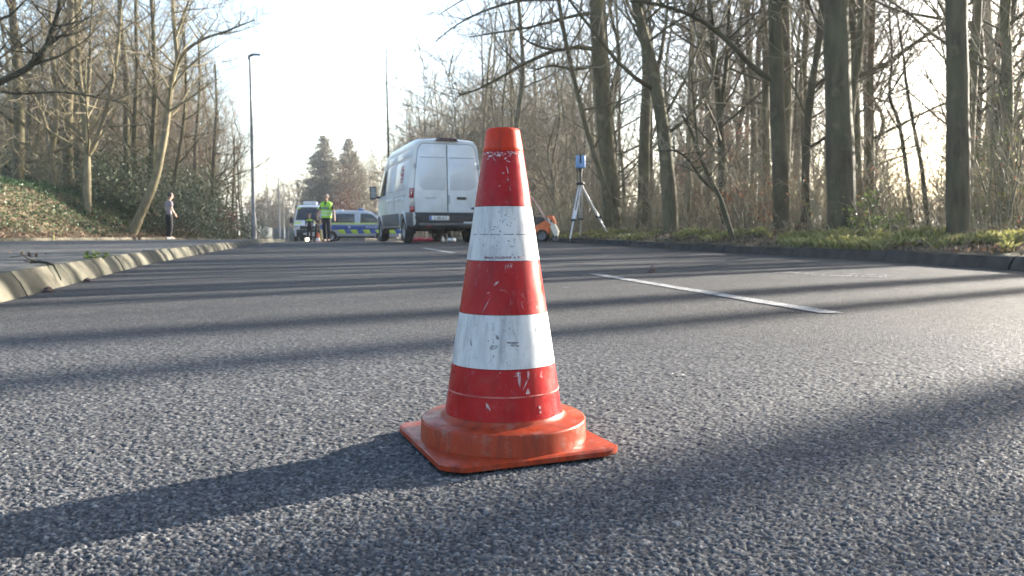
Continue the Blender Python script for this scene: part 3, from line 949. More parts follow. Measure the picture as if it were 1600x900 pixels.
def leaf_cloud(C, size, rg, normal_up=.3, n_fold=True, aspect=.6):
    """one folded leaf per centre: 2 quads -> arrays"""
    C = np.asarray(C, dtype=np.float64); n = len(C)
    d = rg.normal(size=(n, 3)); d /= np.linalg.norm(d, axis=1)[:, None]
    nn = rg.normal(size=(n, 3)); nn[:, 2] = np.abs(nn[:, 2]) + normal_up
    nn -= d * (nn * d).sum(1)[:, None]; nn /= np.linalg.norm(nn, axis=1)[:, None]
    w = np.cross(d, nn)
    L = size * rg.uniform(.6, 1.25, n)[:, None]
    a = C - d * L * .5; b = C + d * L * .5
    l = C + w * L * aspect * .5 + nn * L * .12; r = C - w * L * aspect * .5 + nn * L * .12
    V = np.stack([a, l, b, r], 1).reshape(-1, 3)
    i = np.arange(n)[:, None] * 4
    F = np.concatenate([i + np.array([[0, 1, 2]]), i + np.array([[0, 2, 3]])], 0)
    return V, F

def tree_thing(name, label, cat, group, tr, bark, twig, loc=(0, 0, 0), extra=None):
    t = thing(name, label, cat, loc, 0, group)
    a, c = tr.meshes(bark, twig)
    kids = [link("trunk", a, t)]
    if c: kids.append(link("crown", c, t))
    if extra is not None:
        kids.append(link(extra[0], extra[1], t))
    KIDS[t.name] = kids
    return t

def px_tree(name, label, cat, group, path, r0, r1, crown, bark, twig, seed, limbs=(), more=None, twigr=.012, sides=10):
    """trunk through points given as (pixel x, pixel y, distance)"""
    P = [at(*q) for q in path]
    gx, gy = P[0].x, P[0].y
    gz = vergez(gx, gy) if gx > rk(gy) else bankz(gx, gy) if gx < ed(gy) else P[0].z
    if P[0].z > gz - .1:       # root it in the ground
        d_ = (P[1] - P[0]).normalized(); d_.z = max(d_.z, .5)
        P.insert(0, P[0] - d_ * ((P[0].z - gz + .15) / d_.z))
    base = P[0].copy()
    tr = Tree(seed, twigr)
    pts, rad = tr.trunk([p - base for p in P], r0, r1, sides)
    for lp, la, lb in limbs:
        Q = [at(*q) - base for q in lp]
        lo, lr = tr.trunk(Q, la, lb, 7, 1.1)
        tr.crown_on(lo, lr, .3, max(3, int(len(lo) * .9)), (lo[-1] - lo[0]).length * .38, 3, .8, .2, .85, (-.2, .9), .55)
    for c in (crown if isinstance(crown, list) else [crown]):
        if c: tr.crown_on(pts, rad, **c)
    if more: more(tr, pts, rad)
    return tree_thing(name, label, cat, group, tr, M[bark], M[twig], base)

# --- the large trees of the right-hand wood
TALL = dict(frm=.36, count=20, Lf=4.2, maxl=3, spread=.8, up=.28, dens=.88, elev=(.2, 1.0), rmul=.42)
gR = "large bare trees at the front of the right wood"
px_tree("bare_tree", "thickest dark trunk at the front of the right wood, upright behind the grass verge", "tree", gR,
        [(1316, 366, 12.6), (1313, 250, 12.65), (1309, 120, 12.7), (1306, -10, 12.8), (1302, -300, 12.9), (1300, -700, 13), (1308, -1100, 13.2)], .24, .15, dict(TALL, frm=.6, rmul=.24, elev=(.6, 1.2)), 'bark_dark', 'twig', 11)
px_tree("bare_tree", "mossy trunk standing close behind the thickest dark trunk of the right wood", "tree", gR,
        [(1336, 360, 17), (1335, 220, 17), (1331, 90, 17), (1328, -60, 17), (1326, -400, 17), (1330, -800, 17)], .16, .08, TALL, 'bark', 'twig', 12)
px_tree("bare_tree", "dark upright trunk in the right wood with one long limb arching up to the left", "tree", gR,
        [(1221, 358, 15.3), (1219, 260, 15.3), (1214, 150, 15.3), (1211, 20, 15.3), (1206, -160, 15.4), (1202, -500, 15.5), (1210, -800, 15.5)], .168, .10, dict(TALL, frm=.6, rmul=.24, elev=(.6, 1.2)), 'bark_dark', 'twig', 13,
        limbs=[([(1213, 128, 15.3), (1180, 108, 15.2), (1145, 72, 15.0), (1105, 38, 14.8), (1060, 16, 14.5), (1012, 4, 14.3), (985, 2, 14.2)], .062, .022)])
px_tree("bare_tree", "pale green trunk just behind the dark trunk with the arching limb", "tree", gR,
        [(1200, 352, 21), (1197, 200, 21), (1196, 60, 21), (1190, -60, 21), (1186, -400, 21), (1192, -700, 21)], .125, .04, TALL, 'bark', 'twig', 14)
px_tree("bare_tree", "dark trunk near the right edge, right of the open sky gap", "tree", gR,
        [(1497, 372, 9.6), (1497, 260, 9.6), (1496, 120, 9.6), (1494, -20, 9.6), (1492, -400, 9.6), (1500, -900, 9.7), (1496, -1400, 9.8)], .14, .10, dict(TALL, frm=.6, rmul=.24, elev=(.6, 1.2)), 'bark_dark', 'twig', 15)
px_tree("bare_tree", "slimmer trunk leaning right behind the rough dark trunk near the right edge", "tree", gR,
        [(1508, 362, 14), (1513, 250, 14), (1519, 130, 14), (1528, 0, 14), (1540, -200, 14), (1556, -600, 14), (1560, -900, 14)], .115, .04, TALL, 'bark', 'twig', 16)
px_tree("bare_tree", "straight medium trunk right of the thickest dark trunk, against bright sky", "tree", gR,
        [(1360, 358, 18), (1360, 250, 18), (1360, 120, 18), (1364, -10, 18), (1362, -200, 18), (1368, -600, 18)], .115, .04, TALL, 'bark', 'twig', 17)
px_tree("bare_tree", "broad trunk behind the survey tripod with long limbs reaching left over the road", "tree", gR,
        [(958, 358, 24.5), (950, 250, 24.5), (940, 130, 24.5), (932, 20, 24.5), (925, -100, 24.6), (915, -300, 24.8), (920, -520, 25)], .32, .13, dict(TALL, frm=.75, count=9), 'bark', 'twig', 18,
        limbs=[([(935, 78, 24.5), (905, 74, 24), (868, 78, 23.5), (835, 70, 23.2), (812, 55, 23)], .075, .022),
               ([(868, 78, 23.6), (822, 98, 23), (780, 122, 22.5), (745, 140, 22), (715, 150, 21.8)], .06, .018),
               ([(932, 20, 24.5), (900, 24, 24), (862, 34, 23.4), (820, 44, 23), (770, 52, 22.6), (735, 58, 22.3)], .065, .014),
               ([(928, -40, 24.5), (880, -4, 24), (820, 0, 23.4), (765, 14, 22.8), (715, 38, 22.4), (680, 66, 22)], .065, .013),
               ([(926, -90, 24.5), (870, -60, 24), (800, -40, 23.4), (740, -10, 22.8), (690, 20, 22.4)], .06, .013),
               ([(940, 100, 24.5), (900, 108, 24), (860, 103, 23.6), (830, 112, 23.4)], .06, .016),
               ([(924, -60, 24.5), (885, -140, 24), (820, -200, 23), (760, -220, 22)], .07, .014)])
px_tree("bare_tree", "slender trunk leaning left, sunlit along its edge, left of the broad trunk behind the tripod", "tree", gR,
        [(958, 336, 23.4), (938, 270, 23.4), (915, 195, 23.5), (892, 100, 23.6), (876, 20, 23.7), (862, -100, 23.8), (850, -300, 24)], .105, .045, dict(TALL, Lf=3.2, count=12), 'bark', 'twig', 19)
px_tree("bare_tree", "leaning trunk in the right wood curving left at the top, between tripod and arching limb", "tree", gR,
        [(1048, 352, 18), (1044, 280, 18), (1034, 190, 18), (1018, 100, 18), (1002, 40, 18), (990, -20, 18), (972, -200, 18.2), (960, -450, 18.4)], .20, .07, TALL, 'bark', 'twig', 20)
px_tree("bare_tree", "dark slim trunk forking low between the leaning trunk and the arching limb tree", "tree", gR,
        [(1130, 356, 20), (1128, 250, 20), (1122, 150, 20), (1112, 50, 20), (1106, -40, 20), (1104, -300, 20)], .12, .04, TALL, 'bark_dark', 'twig', 21,
        limbs=[([(1124, 190, 20), (1134, 110, 20), (1138, 40, 20), (1142, -60, 20), (1140, -250, 20)], .07, .025)])
px_tree("bare_tree", "grey trunk behind, midway between the arching limb tree and the thickest trunk", "tree", gR,
        [(1262, 352, 24), (1258, 220, 24), (1256, 110, 24), (1262, 0, 24), (1260, -200, 24), (1264, -450, 24)], .15, .05, TALL, 'bark', 'twig', 22)
px_tree("bare_tree", "grey trunk with fresh shoots at the far right edge of the picture", "tree", gR,
        [(1570, 366, 13), (1572, 240, 13), (1574, 120, 13), (1570, 0, 13), (1566, -300, 13), (1570, -700, 13)], .13, .04, TALL, 'bark', 'twig', 23)
px_tree("bare_tree", "rust brown trunk leaning right at the right edge behind the rough dark trunk", "tree", gR,
        [(1538, 352, 16), (1546, 290, 16), (1556, 200, 16), (1572, 80, 16), (1590, -40, 16), (1600, -300, 16)], .10, .04, TALL, 'bark_dark', 'twig_red', 24)
px_tree("bare_tree", "thin crooked young tree alone against the bright sky gap on the right", "tree", gR,
        [(1450, 350, 15), (1440, 262, 15), (1428, 200, 15), (1416, 130, 15), (1412, 90, 15), (1404, 40, 15), (1400, 0, 15)], .05, .012, dict(frm=.3, count=6, Lf=1.1, maxl=2, spread=.7, up=.3, dens=.5, elev=(.4, 1.1), rmul=.5), 'bark_dark', 'twig', 25,
        limbs=[([(1413, 110, 15), (1398, 135, 15), (1388, 150, 15), (1372, 175, 15)], .02, .008), ([(1412, 108, 15), (1422, 84, 15), (1428, 60, 15)], .018, .007)])
px_tree("bare_tree", "thin crooked young tree left of the lone one in the bright sky gap", "tree", gR,
        [(1426, 350, 16), (1416, 262, 16), (1404, 190, 16), (1390, 150, 16), (1394, 90, 16), (1390, 30, 16), (1392, -30, 16)], .05, .015, dict(frm=.3, count=6, Lf=1.2, maxl=2, spread=.7, up=.3, dens=.5, elev=(.4, 1.1), rmul=.5), 'bark_dark', 'twig', 26)
px_tree("bare_tree", "dark leaning shrub stem crossing the undergrowth left of the arching limb tree", "tree", gR,
        [(1138, 350, 13.5), (1126, 312, 13.5), (1108, 276, 13.5), (1092, 240, 13.4), (1080, 205, 13.4), (1066, 180, 13.3)], .05, .02, dict(frm=.3, count=7, Lf=.9, maxl=2, spread=.7, up=.3, dens=.6, elev=(.2, 1.0), rmul=.5), 'bark_dark', 'twig', 27,
        limbs=[([(1120, 300, 13.5), (1096, 278, 13.4), (1076, 250, 13.3), (1056, 236, 13.2), (1030, 236, 13.2)], .03, .012), ([(1092, 240, 13.4), (1084, 160, 13.4), (1080, 110, 13.4)], .02, .008)])
# trees of the same wood that stand just outside the picture; their shadows stripe the road
nx, ny = -SDY, SDX
for s_, t_, r_, lab in ((.66, 23, .17, "first"), (.36, 31, .13, ""), (2.12, 30, .18, "second"), (2.83, 33.0, .29, "third"), (5.25, 27, .33, ""), (4.35, 24, .16, ""), (9.5, 30, .34, "")):
    x, y = s_ * nx + t_ * SDX, s_ * ny + t_ * SDY
    tr = Tree(int(s_ * 100))
    H = 17
    rg = random.Random(int(s_ * 77))
    path = [Vector((rg.uniform(-.04, .04) * k, rg.uniform(-.04, .04) * k, H * k / 6)) for k in range(7)]
    pts, rad = tr.trunk(path, r_, .05)
    tr.crown_on(pts, rad, frm=.5, count=14, Lf=3.6, maxl=3, dens=.7, elev=(.3, 1.0), rmul=.4)
    tree_thing("bare_tree", "bare tree of the right wood standing beyond the picture's right edge", "tree", "bare trees beside the right kerb outside the picture", tr, M['bark_dark'], M['twig'], (x, y, vergez(x, y)))

# --- trees on the left bank
LB = dict(frm=.28, count=18, Lf=3.6, maxl=3, spread=.8, up=.3, dens=.92, elev=(.2, 1.0), rmul=.45)
gL = "bare trees on the left bank"
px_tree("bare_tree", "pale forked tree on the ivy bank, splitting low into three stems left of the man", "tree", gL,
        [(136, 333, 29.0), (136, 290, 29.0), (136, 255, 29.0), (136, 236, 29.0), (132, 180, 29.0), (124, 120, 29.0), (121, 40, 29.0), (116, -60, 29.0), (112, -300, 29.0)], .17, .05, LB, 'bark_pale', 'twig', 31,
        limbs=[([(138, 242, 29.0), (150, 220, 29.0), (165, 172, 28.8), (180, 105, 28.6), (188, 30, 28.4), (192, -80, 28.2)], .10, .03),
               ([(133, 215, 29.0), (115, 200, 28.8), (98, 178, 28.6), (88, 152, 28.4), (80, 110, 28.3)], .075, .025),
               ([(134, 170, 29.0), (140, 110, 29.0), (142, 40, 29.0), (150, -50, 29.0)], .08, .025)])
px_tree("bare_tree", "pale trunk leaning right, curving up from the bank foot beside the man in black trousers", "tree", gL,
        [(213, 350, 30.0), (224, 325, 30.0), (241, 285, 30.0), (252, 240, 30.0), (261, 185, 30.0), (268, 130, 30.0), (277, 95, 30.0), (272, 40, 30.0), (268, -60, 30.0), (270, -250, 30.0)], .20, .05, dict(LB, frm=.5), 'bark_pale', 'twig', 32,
        limbs=[([(272, 112, 30.0), (290, 80, 29.6), (320, 60, 29.2), (350, 50, 28.8), (380, 38, 28.5), (398, 31, 28.3)], .075, .018),
               ([(259, 168, 30.0), (242, 145, 29.7), (225, 115, 29.5), (210, 80, 29.3), (195, 45, 29.0)], .05, .018),
               ([(262, 175, 30.0), (290, 158, 29.7), (315, 140, 29.4), (345, 120, 29.0)], .05, .015),
               ([(274, 60, 30.0), (285, 30, 30.0), (300, -10, 29.6), (330, -60, 29.0)], .06, .02)])
px_tree("bare_tree", "slim grey trunk on the bank between the forked tree and the leaning trunk", "tree", gL,
        [(236, 300, 33), (238, 230, 33), (242, 150, 33), (240, 60, 33), (236, -40, 33), (240, -200, 33)], .15, .05, LB, 'bark', 'twig', 33)
px_tree("bare_tree", "slim curved trunk behind the man's head, leaning right among evergreen bushes", "tree", gL,
        [(268, 325, 36), (275, 270, 36), (284, 215, 36), (290, 160, 36), (290, 100, 36), (286, 30, 36)], .13, .04, LB, 'bark', 'twig', 34)
px_tree("bare_tree", "ivy wrapped trunk on top of the bank at the far left", "tree", gL,
        [(28, 296, 29), (30, 200, 29), (26, 100, 29), (20, 20, 29), (18, -100, 29), (20, -300, 29)], .22, .08, LB, 'bark', 'twig', 35)
px_tree("bare_tree", "thick pink brown trunk on top of the bank, second from the far left", "tree", gL,
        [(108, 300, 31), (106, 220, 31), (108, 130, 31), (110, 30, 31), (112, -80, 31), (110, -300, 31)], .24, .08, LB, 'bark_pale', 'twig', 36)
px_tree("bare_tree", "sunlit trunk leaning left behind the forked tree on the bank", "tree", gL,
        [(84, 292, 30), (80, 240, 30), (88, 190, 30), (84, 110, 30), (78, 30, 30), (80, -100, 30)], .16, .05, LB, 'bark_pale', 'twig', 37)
px_tree("bare_tree", "straight slender trunk just right of the low fork, on the bank", "tree", gL,
        [(212, 300, 35), (210, 210, 35), (214, 110, 35), (212, 10, 35), (214, -150, 35)], .15, .05, LB, 'bark', 'twig', 38)
px_tree("bare_tree", "leaning tree at the left edge with a thick bough sweeping up", "tree", gL,
        [(-130, 300, 20), (-100, 230, 20), (-60, 160, 20), (-40, 80, 20), (-50, -60, 20), (-60, -300, 20)], .22, .08, LB, 'bark_dark', 'twig', 39,
        limbs=[([(-60, 160, 20), (0, 128, 20), (40, 108, 20), (66, 84, 20), (80, 50, 20), (92, 10, 20), (98, -60, 20)], .095, .035),
               ([(-50, 130, 20), (20, 146, 20), (90, 144, 20), (150, 152, 20), (200, 162, 20)], .03, .012)])
px_tree("bare_tree", "tangled bare tree where the bank ends, fine twigs reaching towards the lamp post", "tree", gL,
        [(330, 352, 44), (332, 300, 44), (334, 240, 44), (338, 170, 44), (336, 100, 44)], .17, .05, dict(frm=.2, count=20, Lf=4.2, maxl=3, spread=.85, up=.2, dens=.85, elev=(0, 1.0), rmul=.4), 'bark', 'twig', 40)
px_tree("bare_tree", "bushy bare tree behind the tangled one at the end of the bank", "tree", gL,
        [(300, 352, 48), (304, 290, 48), (306, 220, 48), (312, 140, 48), (310, 60, 48)], .2, .05, dict(frm=.2, count=20, Lf=4.8, maxl=3, spread=.85, up=.2, dens=.82, elev=(0, 1.0), rmul=.4), 'bark', 'twig_red', 41)
px_tree("bare_tree", "low bare tree with drooping twigs just left of the lamp post foot", "tree", gL,
        [(362, 352, 52), (364, 310, 52), (366, 260, 52), (366, 210, 52)], .15, .04, dict(frm=.2, count=22, Lf=3.4, maxl=3, spread=.9, up=.1, dens=.95, elev=(-.1, .9), rmul=.4), 'bark', 'twig', 42)

# --- woods behind: copies of a few grown trees
def proto(kind, seed):
    tr = Tree(seed, .016 if kind != 'pole' else .012)
    rg = tr.rg
    if kind == 'tall':
        H = 21; r = .2
        path = [Vector((rg.uniform(-.12, .12) * k, rg.uniform(-.12, .12) * k, H * k / 7)) for k in range(8)]
        pts, rad = tr.trunk(path, r, .04, 8)
        tr.crown_on(pts, rad, frm=.3, count=24, Lf=4.4, maxl=3, dens=1.0, elev=(.3, 1.1), rmul=.4, up=.35)
    elif kind == 'pole':
        H = 14; r = .085
        path = [Vector((rg.uniform(-.12, .12) * k, rg.uniform(-.12, .12) * k, H * k / 7)) for k in range(8)]
        pts, rad = tr.trunk(path, r, .02, 6)
        tr.crown_on(pts, rad, frm=.12, count=26, Lf=2.4, maxl=3, dens=.75, elev=(.3, 1.2), rmul=.4, up=.5)
    else:
        H = 11; r = .16
        path = [Vector((rg.uniform(-.15, .15) * k, rg.uniform(-.15, .15) * k, H * k / 6)) for k in range(7)]
        pts, rad = tr.trunk(path, r, .03, 7)
        tr.crown_on(pts, rad, frm=.12, count=30, Lf=4.2, maxl=3, dens=1.05, elev=(0, 1.0), rmul=.42, up=.2, spread=.85)
    return tr
PROT = {}
def scatter_trees():
    for kind, n in (('tall', 4), ('pole', 4), ('bushy', 4)):
        PROT[kind] = [(proto(kind, 300 + 17 * i + len(kind)).meshes(M[('bark', 'bark_dark', 'bark_pale', 'bark')[i]], M[('twig', 'twig_red', 'twig', 'twig')[i]])) for i in range(n)]
    rg = random.Random(21)
    placed = []
    def put(kind, x, y, z, sc, label, group, name="bare_tree"):
        a, c = rg.choice(PROT[kind])
        t = thing(name, label, "tree", (x, y, z), rg.uniform(0, 6.28), group)
        t.scale = (sc, sc, sc * rg.uniform(.9, 1.15))
        link("trunk", a, t); link("crown", c, t)
    def ok(x, y, d):
        if any((x - a) ** 2 + (y - b) ** 2 < d * d for a, b in placed): return False
        placed.append((x, y)); return True
    # right wood
    def zone_of(px, tab):
        for lim, w in tab:
            if px < lim: return w
    n = 0
    for _ in range(6000):
        if n >= 140: break
        y = 11.5 * (90 / 11.5) ** rg.random()
        x = rk(y) + 3.0 + rg.uniform(0, 1) ** 1.25 * 48
        if x / y > .74 or x / y < -.2: continue
        px = 800 + F_PX * x / y
        if 28.7 < x * nx + y * ny < 32.2 or (5 < x * nx + y * ny < 10.5 and rg.random() < .6): continue      # trees left out along these lines so sun reaches the left bank and verge
        if 1375 < px < 1482 and (y < 70 or rg.random() < .6): continue      # the bright gap
        if not ok(x, y, 1.5 if y < 50 else 2.4): continue
        kind = rg.choices(('tall', 'pole', 'bushy'), (.28, .55, .17 if px < 1150 else .05))[0]
        if y < 21 and kind == 'tall': kind = 'pole'
        deep = x - rk(y) > 14
        deep = x - rk(y) > 14
        zone = zone_of(px, ((900, "left of the tripod"), (1045, "behind the tripod"), (1205, "left of the arching limb tree"), (1315, "left of the thickest trunk"), (1490, "right of the thickest trunk"), (9999, "by the right picture edge")))
        kw = {'tall': 'tall', 'pole': 'slender', 'bushy': 'bushy'}[kind]
        put(kind, x, y, vergez(x, y) - .05, rg.uniform(.75, 1.15), "%s bare tree %s, %s" % (kw, "deep in the right wood" if deep else "at the front of the right wood", zone),
            "%s bare trees %s the right wood, %s" % (kw, "deep in" if deep else "at the front of", zone))
        n += 1
    # wood on both sides far ahead, right of the bend
    n = 0
    for _ in range(3000):
        if n >= 40: break
        y = rg.uniform(60, 150)
        x = rk(y) + rg.uniform(3, 40)
        px = 800 + F_PX * x / y
        if not 575 < px < 900 or not ok(x, y, 2.2): continue
        kind = rg.choices(('tall', 'bushy', 'pole'), (.35, .45, .2))[0]
        kw = {'tall': 'tall', 'pole': 'slender', 'bushy': 'bushy'}[kind]
        zone = zone_of(px, ((660, "rising left of the white van's roof"), (760, "rising above the white van's roof"), (9999, "rising behind the striped cone")))
        put(kind, x, y, vergez(x, y) - .1, rg.uniform(.8, 1.1) * (1.0 if px > 640 else .8), "%s bare tree of the far wood, %s" % (kw, zone), "%s bare trees of the far wood, %s" % (kw, zone))
        n += 1
    n = 0
    for _ in range(2000):
        if n >= 14: break
        y = rg.uniform(150, 230)
        px = rg.uniform(395, 600)
        x = (px - 800) / F_PX * y
        if not ok(x, y, 4): continue
        top = interp([(395, 300), (440, 285), (470, 270), (500, 262), (560, 245), (600, 215)], px)
        H = (375 - top) / F_PX * y * rg.uniform(.8, 1.05)
        put(rg.choice(('bushy', 'bushy', 'tall')), x, y, hd(y) - .5, H / 13.0, "distant bare tree closing the view at the bend, " + zone_of(px, ((450, "left of the pale poles"), (530, "around the taller conifer"), (999, "right of the shorter conifer"))), "distant bare trees at the bend, " + zone_of(px, ((450, "left of the pale poles"), (530, "around the taller conifer"), (999, "right of the shorter conifer"))))
        n += 1
    # left wood
    n = 0
    for _ in range(4000):
        if n >= 80: break
        y = rg.uniform(24, 95)
        x = ed(y) - 2.2 - rg.uniform(0, 1) ** 1.3 * 38
        px = 800 + F_PX * x / y
        if px < -60 or px > 385 or not ok(x, y, 1.6): continue
        H = 1.0
        if px > 280: H = interp([(280, .95), (330, .7), (385, .42)], px) * interp([(24, .75), (50, 1), (95, 1.5)], y)
        deep = ed(y) - x > 12
        zone = zone_of(px, ((70, "at the left picture edge"), (140, "left of the forked tree"), (215, "between forked and leaning tree"), (285, "right of the leaning tree"), (999, "towards the lamp post")))
        kind = rg.choices(('tall', 'pole', 'bushy'), (.3, .45, .25))[0]
        kw = {'tall': 'tall', 'pole': 'slender', 'bushy': 'bushy'}[kind]
        put(kind, x, y, bankz(x, y) - .08, rg.uniform(.8, 1.1) * H, "%s bare tree %s, %s" % (kw, "deep in the left wood" if deep else "on the left bank", zone),
            "%s bare trees %s, %s" % (kw, "deep in the left wood" if deep else "on the left bank", zone))
        n += 1
scatter_trees()

# lone thin mast-like tree over the van
px_tree("young_poplar", "very thin tall bare tree rising alone into the sky left of the white van's roof", "tree", None,
        [(609, 352, 62), (608, 300, 62), (607, 230, 62), (605, 160, 62), (604, 110, 62), (604, 74, 62)], .16, .02, dict(frm=.25, count=22, Lf=1.0, maxl=2, spread=.5, up=.6, dens=.6, elev=(.9, 1.4), rmul=.3), 'bark_dark', 'twig', 55)

# --- conifers at the bend
def conifer(loc, H, W, seed, label):
    t = thing("conifer", label, "conifer", loc, 0, None)
    m = MB(); m.tube([(0, 0, 0), (0, 0, H * .5), (0, 0, H * .97)], [H * .016, H * .009, .02], 8); m.build("trunk", M['bark_dark'], t, fix=False)
    rg = np.random.RandomState(seed)
    C = []
    z = H * .06
    while z < H * .985:
        f = z / H
        w = W * (min(1, (1 - f) * 2.2) ** .6 * (1 - .35 * smooth(.55, .0, f))) * rg.uniform(.78, 1.05)
        nb = int(7 + 9 * (1 - f))
        for k in range(nb):
            a = rg.uniform(0, 6.283)
            L = w * rg.uniform(.6, 1.05)
            n = max(5, int(L * 30))
            q = rg.uniform(.15, 1, n)
            sp = .07 * L + .12
            C.append(np.stack([np.cos(a) * q * L + rg.normal(0, sp, n), np.sin(a) * q * L + rg.normal(0, sp, n), z - .22 * q * L + .10 * (q * L) ** 1.4 * .5 + rg.normal(0, .12, n)], 1))
        z += H * .022
    V, F = leaf_cloud(np.concatenate(C), .5, rg, .1, aspect=.35)
    link("crown", np_mesh("crown", V, F, M['conifer']), t)
def pz(px, y, Z): return at(px, y, Z)
c1 = at(508, 372, 150); conifer((c1.x, 150, hd(150) - .6), at(508, 211, 150).z - hd(150) + .6, 4.9, 3, "taller pointed conifer far ahead above the police bus")
c2 = at(547, 372, 158); conifer((c2.x, 158, hd(158) - .6), at(547, 215, 158).z - hd(158) + .6, 4.1, 4, "shorter pointed conifer far ahead, right of the taller one")

# ------------------------------------------------------------------ bushes
def bush(name, label, cat, loc, W, H, D, n, leafsize, material, seed, stems=14, group=None, D_top=1.0, shell=.55):
    t = thing(name, label, cat, loc, 0, group)
    rgp = random.Random(seed); rg = np.random.RandomState(seed)
    tr = Tree(seed, .008)
    for k in range(stems):
        a = rgp.uniform(0, 6.28); e = rgp.uniform(.6, 1.4)
        d = Vector((math.cos(a) * math.cos(e) * W / H, math.sin(a) * math.cos(e) * D / H, math.sin(e)))
        tr.limb(Vector((rgp.uniform(-.3, .3) * W, rgp.uniform(-.3, .3) * D, 0)), d, H * rgp.uniform(.5, .95), .02, 1, 2, .7, .2, .7, .2, 0)
    V, F = prisms(tr.seg)
    link("stem", np_mesh("stem", V, F, M['twig']), t)
    # leaves in clumps round the outline
    nc = max(8, n // 60)
    dirs = rg.normal(size=(nc, 3)); dirs /= np.linalg.norm(dirs, axis=1)[:, None]; dirs[:, 2] = np.abs(dirs[:, 2]) * 1.1 - .12
    cen = dirs * np.array([W, D, H]) * rg.uniform(shell, 1, nc)[:, None]
    cs = rg.uniform(.12, .3, nc) * min(W, H, D)
    idx = rg.randint(0, nc, n)
    C = cen[idx] + rg.normal(size=(n, 3)) * cs[idx][:, None]
    C = C[C[:, 2] > -.1]
    V, F = leaf_cloud(C, leafsize, rg, .4)
    link("foliage", np_mesh("foliage", V, F, material), t)
    return t
gB = "evergreen bushes on the left bank"
for i, (px, Z, W, H, lab) in enumerate([
        (178, 31, 1.7, 2.9, "dark evergreen bush right behind the forked pale tree"), (228, 32, 1.6, 3.1, "dark evergreen bush behind the leaning pale trunk"),
        (292, 34, 1.8, 2.6, "dark evergreen bush right of the man in black trousers"), (318, 37, 1.6, 3.3, "tall evergreen bush left of the dry brown bush"),
        (372, 45, 1.6, 2.0, "low evergreen bush at the lamp post foot"), (20, 31, 2.0, 1.6, "evergreen bush on top of the bank at the left edge"),
        (262, 39, 2.0, 3.6, "tallest evergreen bush, behind the man's head"), (150, 36, 2.4, 2.4, "broad evergreen bush deep behind the forked tree"),
        (60, 36, 2.4, 2.0, "evergreen bush behind the pink brown trunk")]):
    x = (px - 800) / F_PX * Z
    bush("evergreen_bush", lab, "bush", (x, Z, bankz(x, Z) - .1), W, H, W, 3600, .12, M['evergreen'], 60 + i, group=gB)
x = (346 - 800) / F_PX * 38
bush("dry_bush", "drooping reddish brown dry bush near the lamp post, beside the evergreen bushes", "bush", (x, 38, bankz(x, 38)), .8, 1.75, .8, 1500, .12, M['dry_bush'], 90)
x = (345 - 800) / F_PX * 37
gS = None
bush("bramble", "leafy bramble with fresh green and pale leaves at the foot of the thickest trunk", "bush", (at(1352, 362, 11.6).x, 11.6, vergez(at(1352, 362, 11.6).x, 11.6)), .42, .72, .4, 420, .055, M['fresh'], 91, 12)
bush("bramble", "small leafy bramble low on the verge right of the thickest trunk", "bush", (at(1400, 362, 12).x, 12, vergez(at(1400, 362, 12).x, 12)), .35, .45, .35, 220, .05, M['fresh'], 92, 8)
for i, (px, py, Z, H, W, lab) in enumerate(((1560, 362, 11.5, 3.4, .8, "tall shrub with fresh green shoots at the far right edge"), (1590, 362, 10.5, 2.9, .6, "second green shooting shrub, cut by the right picture edge"))):
    x = at(px, py, Z).x
    bush("shooting_shrub", lab, "bush", (x, Z, vergez(x, Z)), W, H, W, 1100, .028, M['fresh'], 95 + i, 16, shell=.2)
for i, (px, Z, zc, W, H, lab) in enumerate(((1142, 24, 0, .9, 4.1, "young beech keeping rusty dead leaves, left of the arching limb tree"), (1095, 23, 0, .8, 3.2, "smaller young beech with rusty leaves behind the leaning trunk"),
                                           (1180, 17, 0, 1.0, 1.9, "low beech thicket with rusty leaves at the arching limb tree's foot"), (1540, 15, 0, .9, 1.9, "rusty leaved beech thicket near the right edge"),
                                           (545, 130, 0, 4.0, 12.5, "reddish budding tree between the two distant conifers"))):
    x = (px - 800) / F_PX * Z
    z = vergez(x, Z) if px > 700 else hd(Z)
    bush("rusty_beech", lab, "bush", (x, Z, z), W, H, W, 420 if Z < 100 else 2200, .07 if Z < 100 else .35, M['rust_leaf'], 110 + i, 14, shell=.35)

# ------------------------------------------------------------------ ground cover that nobody could count
def scatter(n, seed, fx):
    rg = random.Random(seed); out = []
    while len(out) < n:
        p = fx(rg)
        if p: out.append(p)
    return out
def brush_stuff(name, label, pts, hmin, hmax, material, seed, forks=4):
    rg = random.Random(seed); S = []
    for (x, y, z, k) in pts:
        H = rg.uniform(hmin, hmax) * k
        d = Vector((rg.gauss(0, .33), rg.gauss(0, .33), 1)).normalized()
        p = Vector((x, y, z)); r = rg.uniform(.005, .012) * (.7 + .02 * y)
        n = 4
        for i in range(n):
            q = p + d * H / n
            S.append((*p, *q, r * (1 - .2 * i), r * (1 - .2 * (i + 1))))
            for _ in range(forks):
                if rg.random() < .6:
                    b = (d + rdir(rg) * .8).normalized(); L = H * rg.uniform(.12, .34)
                    e = p.lerp(q, rg.random()); m_ = e + b * L
                    S.append((*e, *m_, r * .6, r * .3))
                    if rg.random() < .6:
                        b2 = (b + rdir(rg) * .7).normalized(); e2 = e.lerp(m_, .6)
                        S.append((*e2, *(e2 + b2 * L * .6), r * .45, r * .25))
            p = q; d = (d + Vector((rg.gauss(0, .2), rg.gauss(0, .2), .05))).normalized()
    V, F = prisms(S)
    return tag(link(name, np_mesh(name, V, F, material)), label, "undergrowth", None, 'stuff')
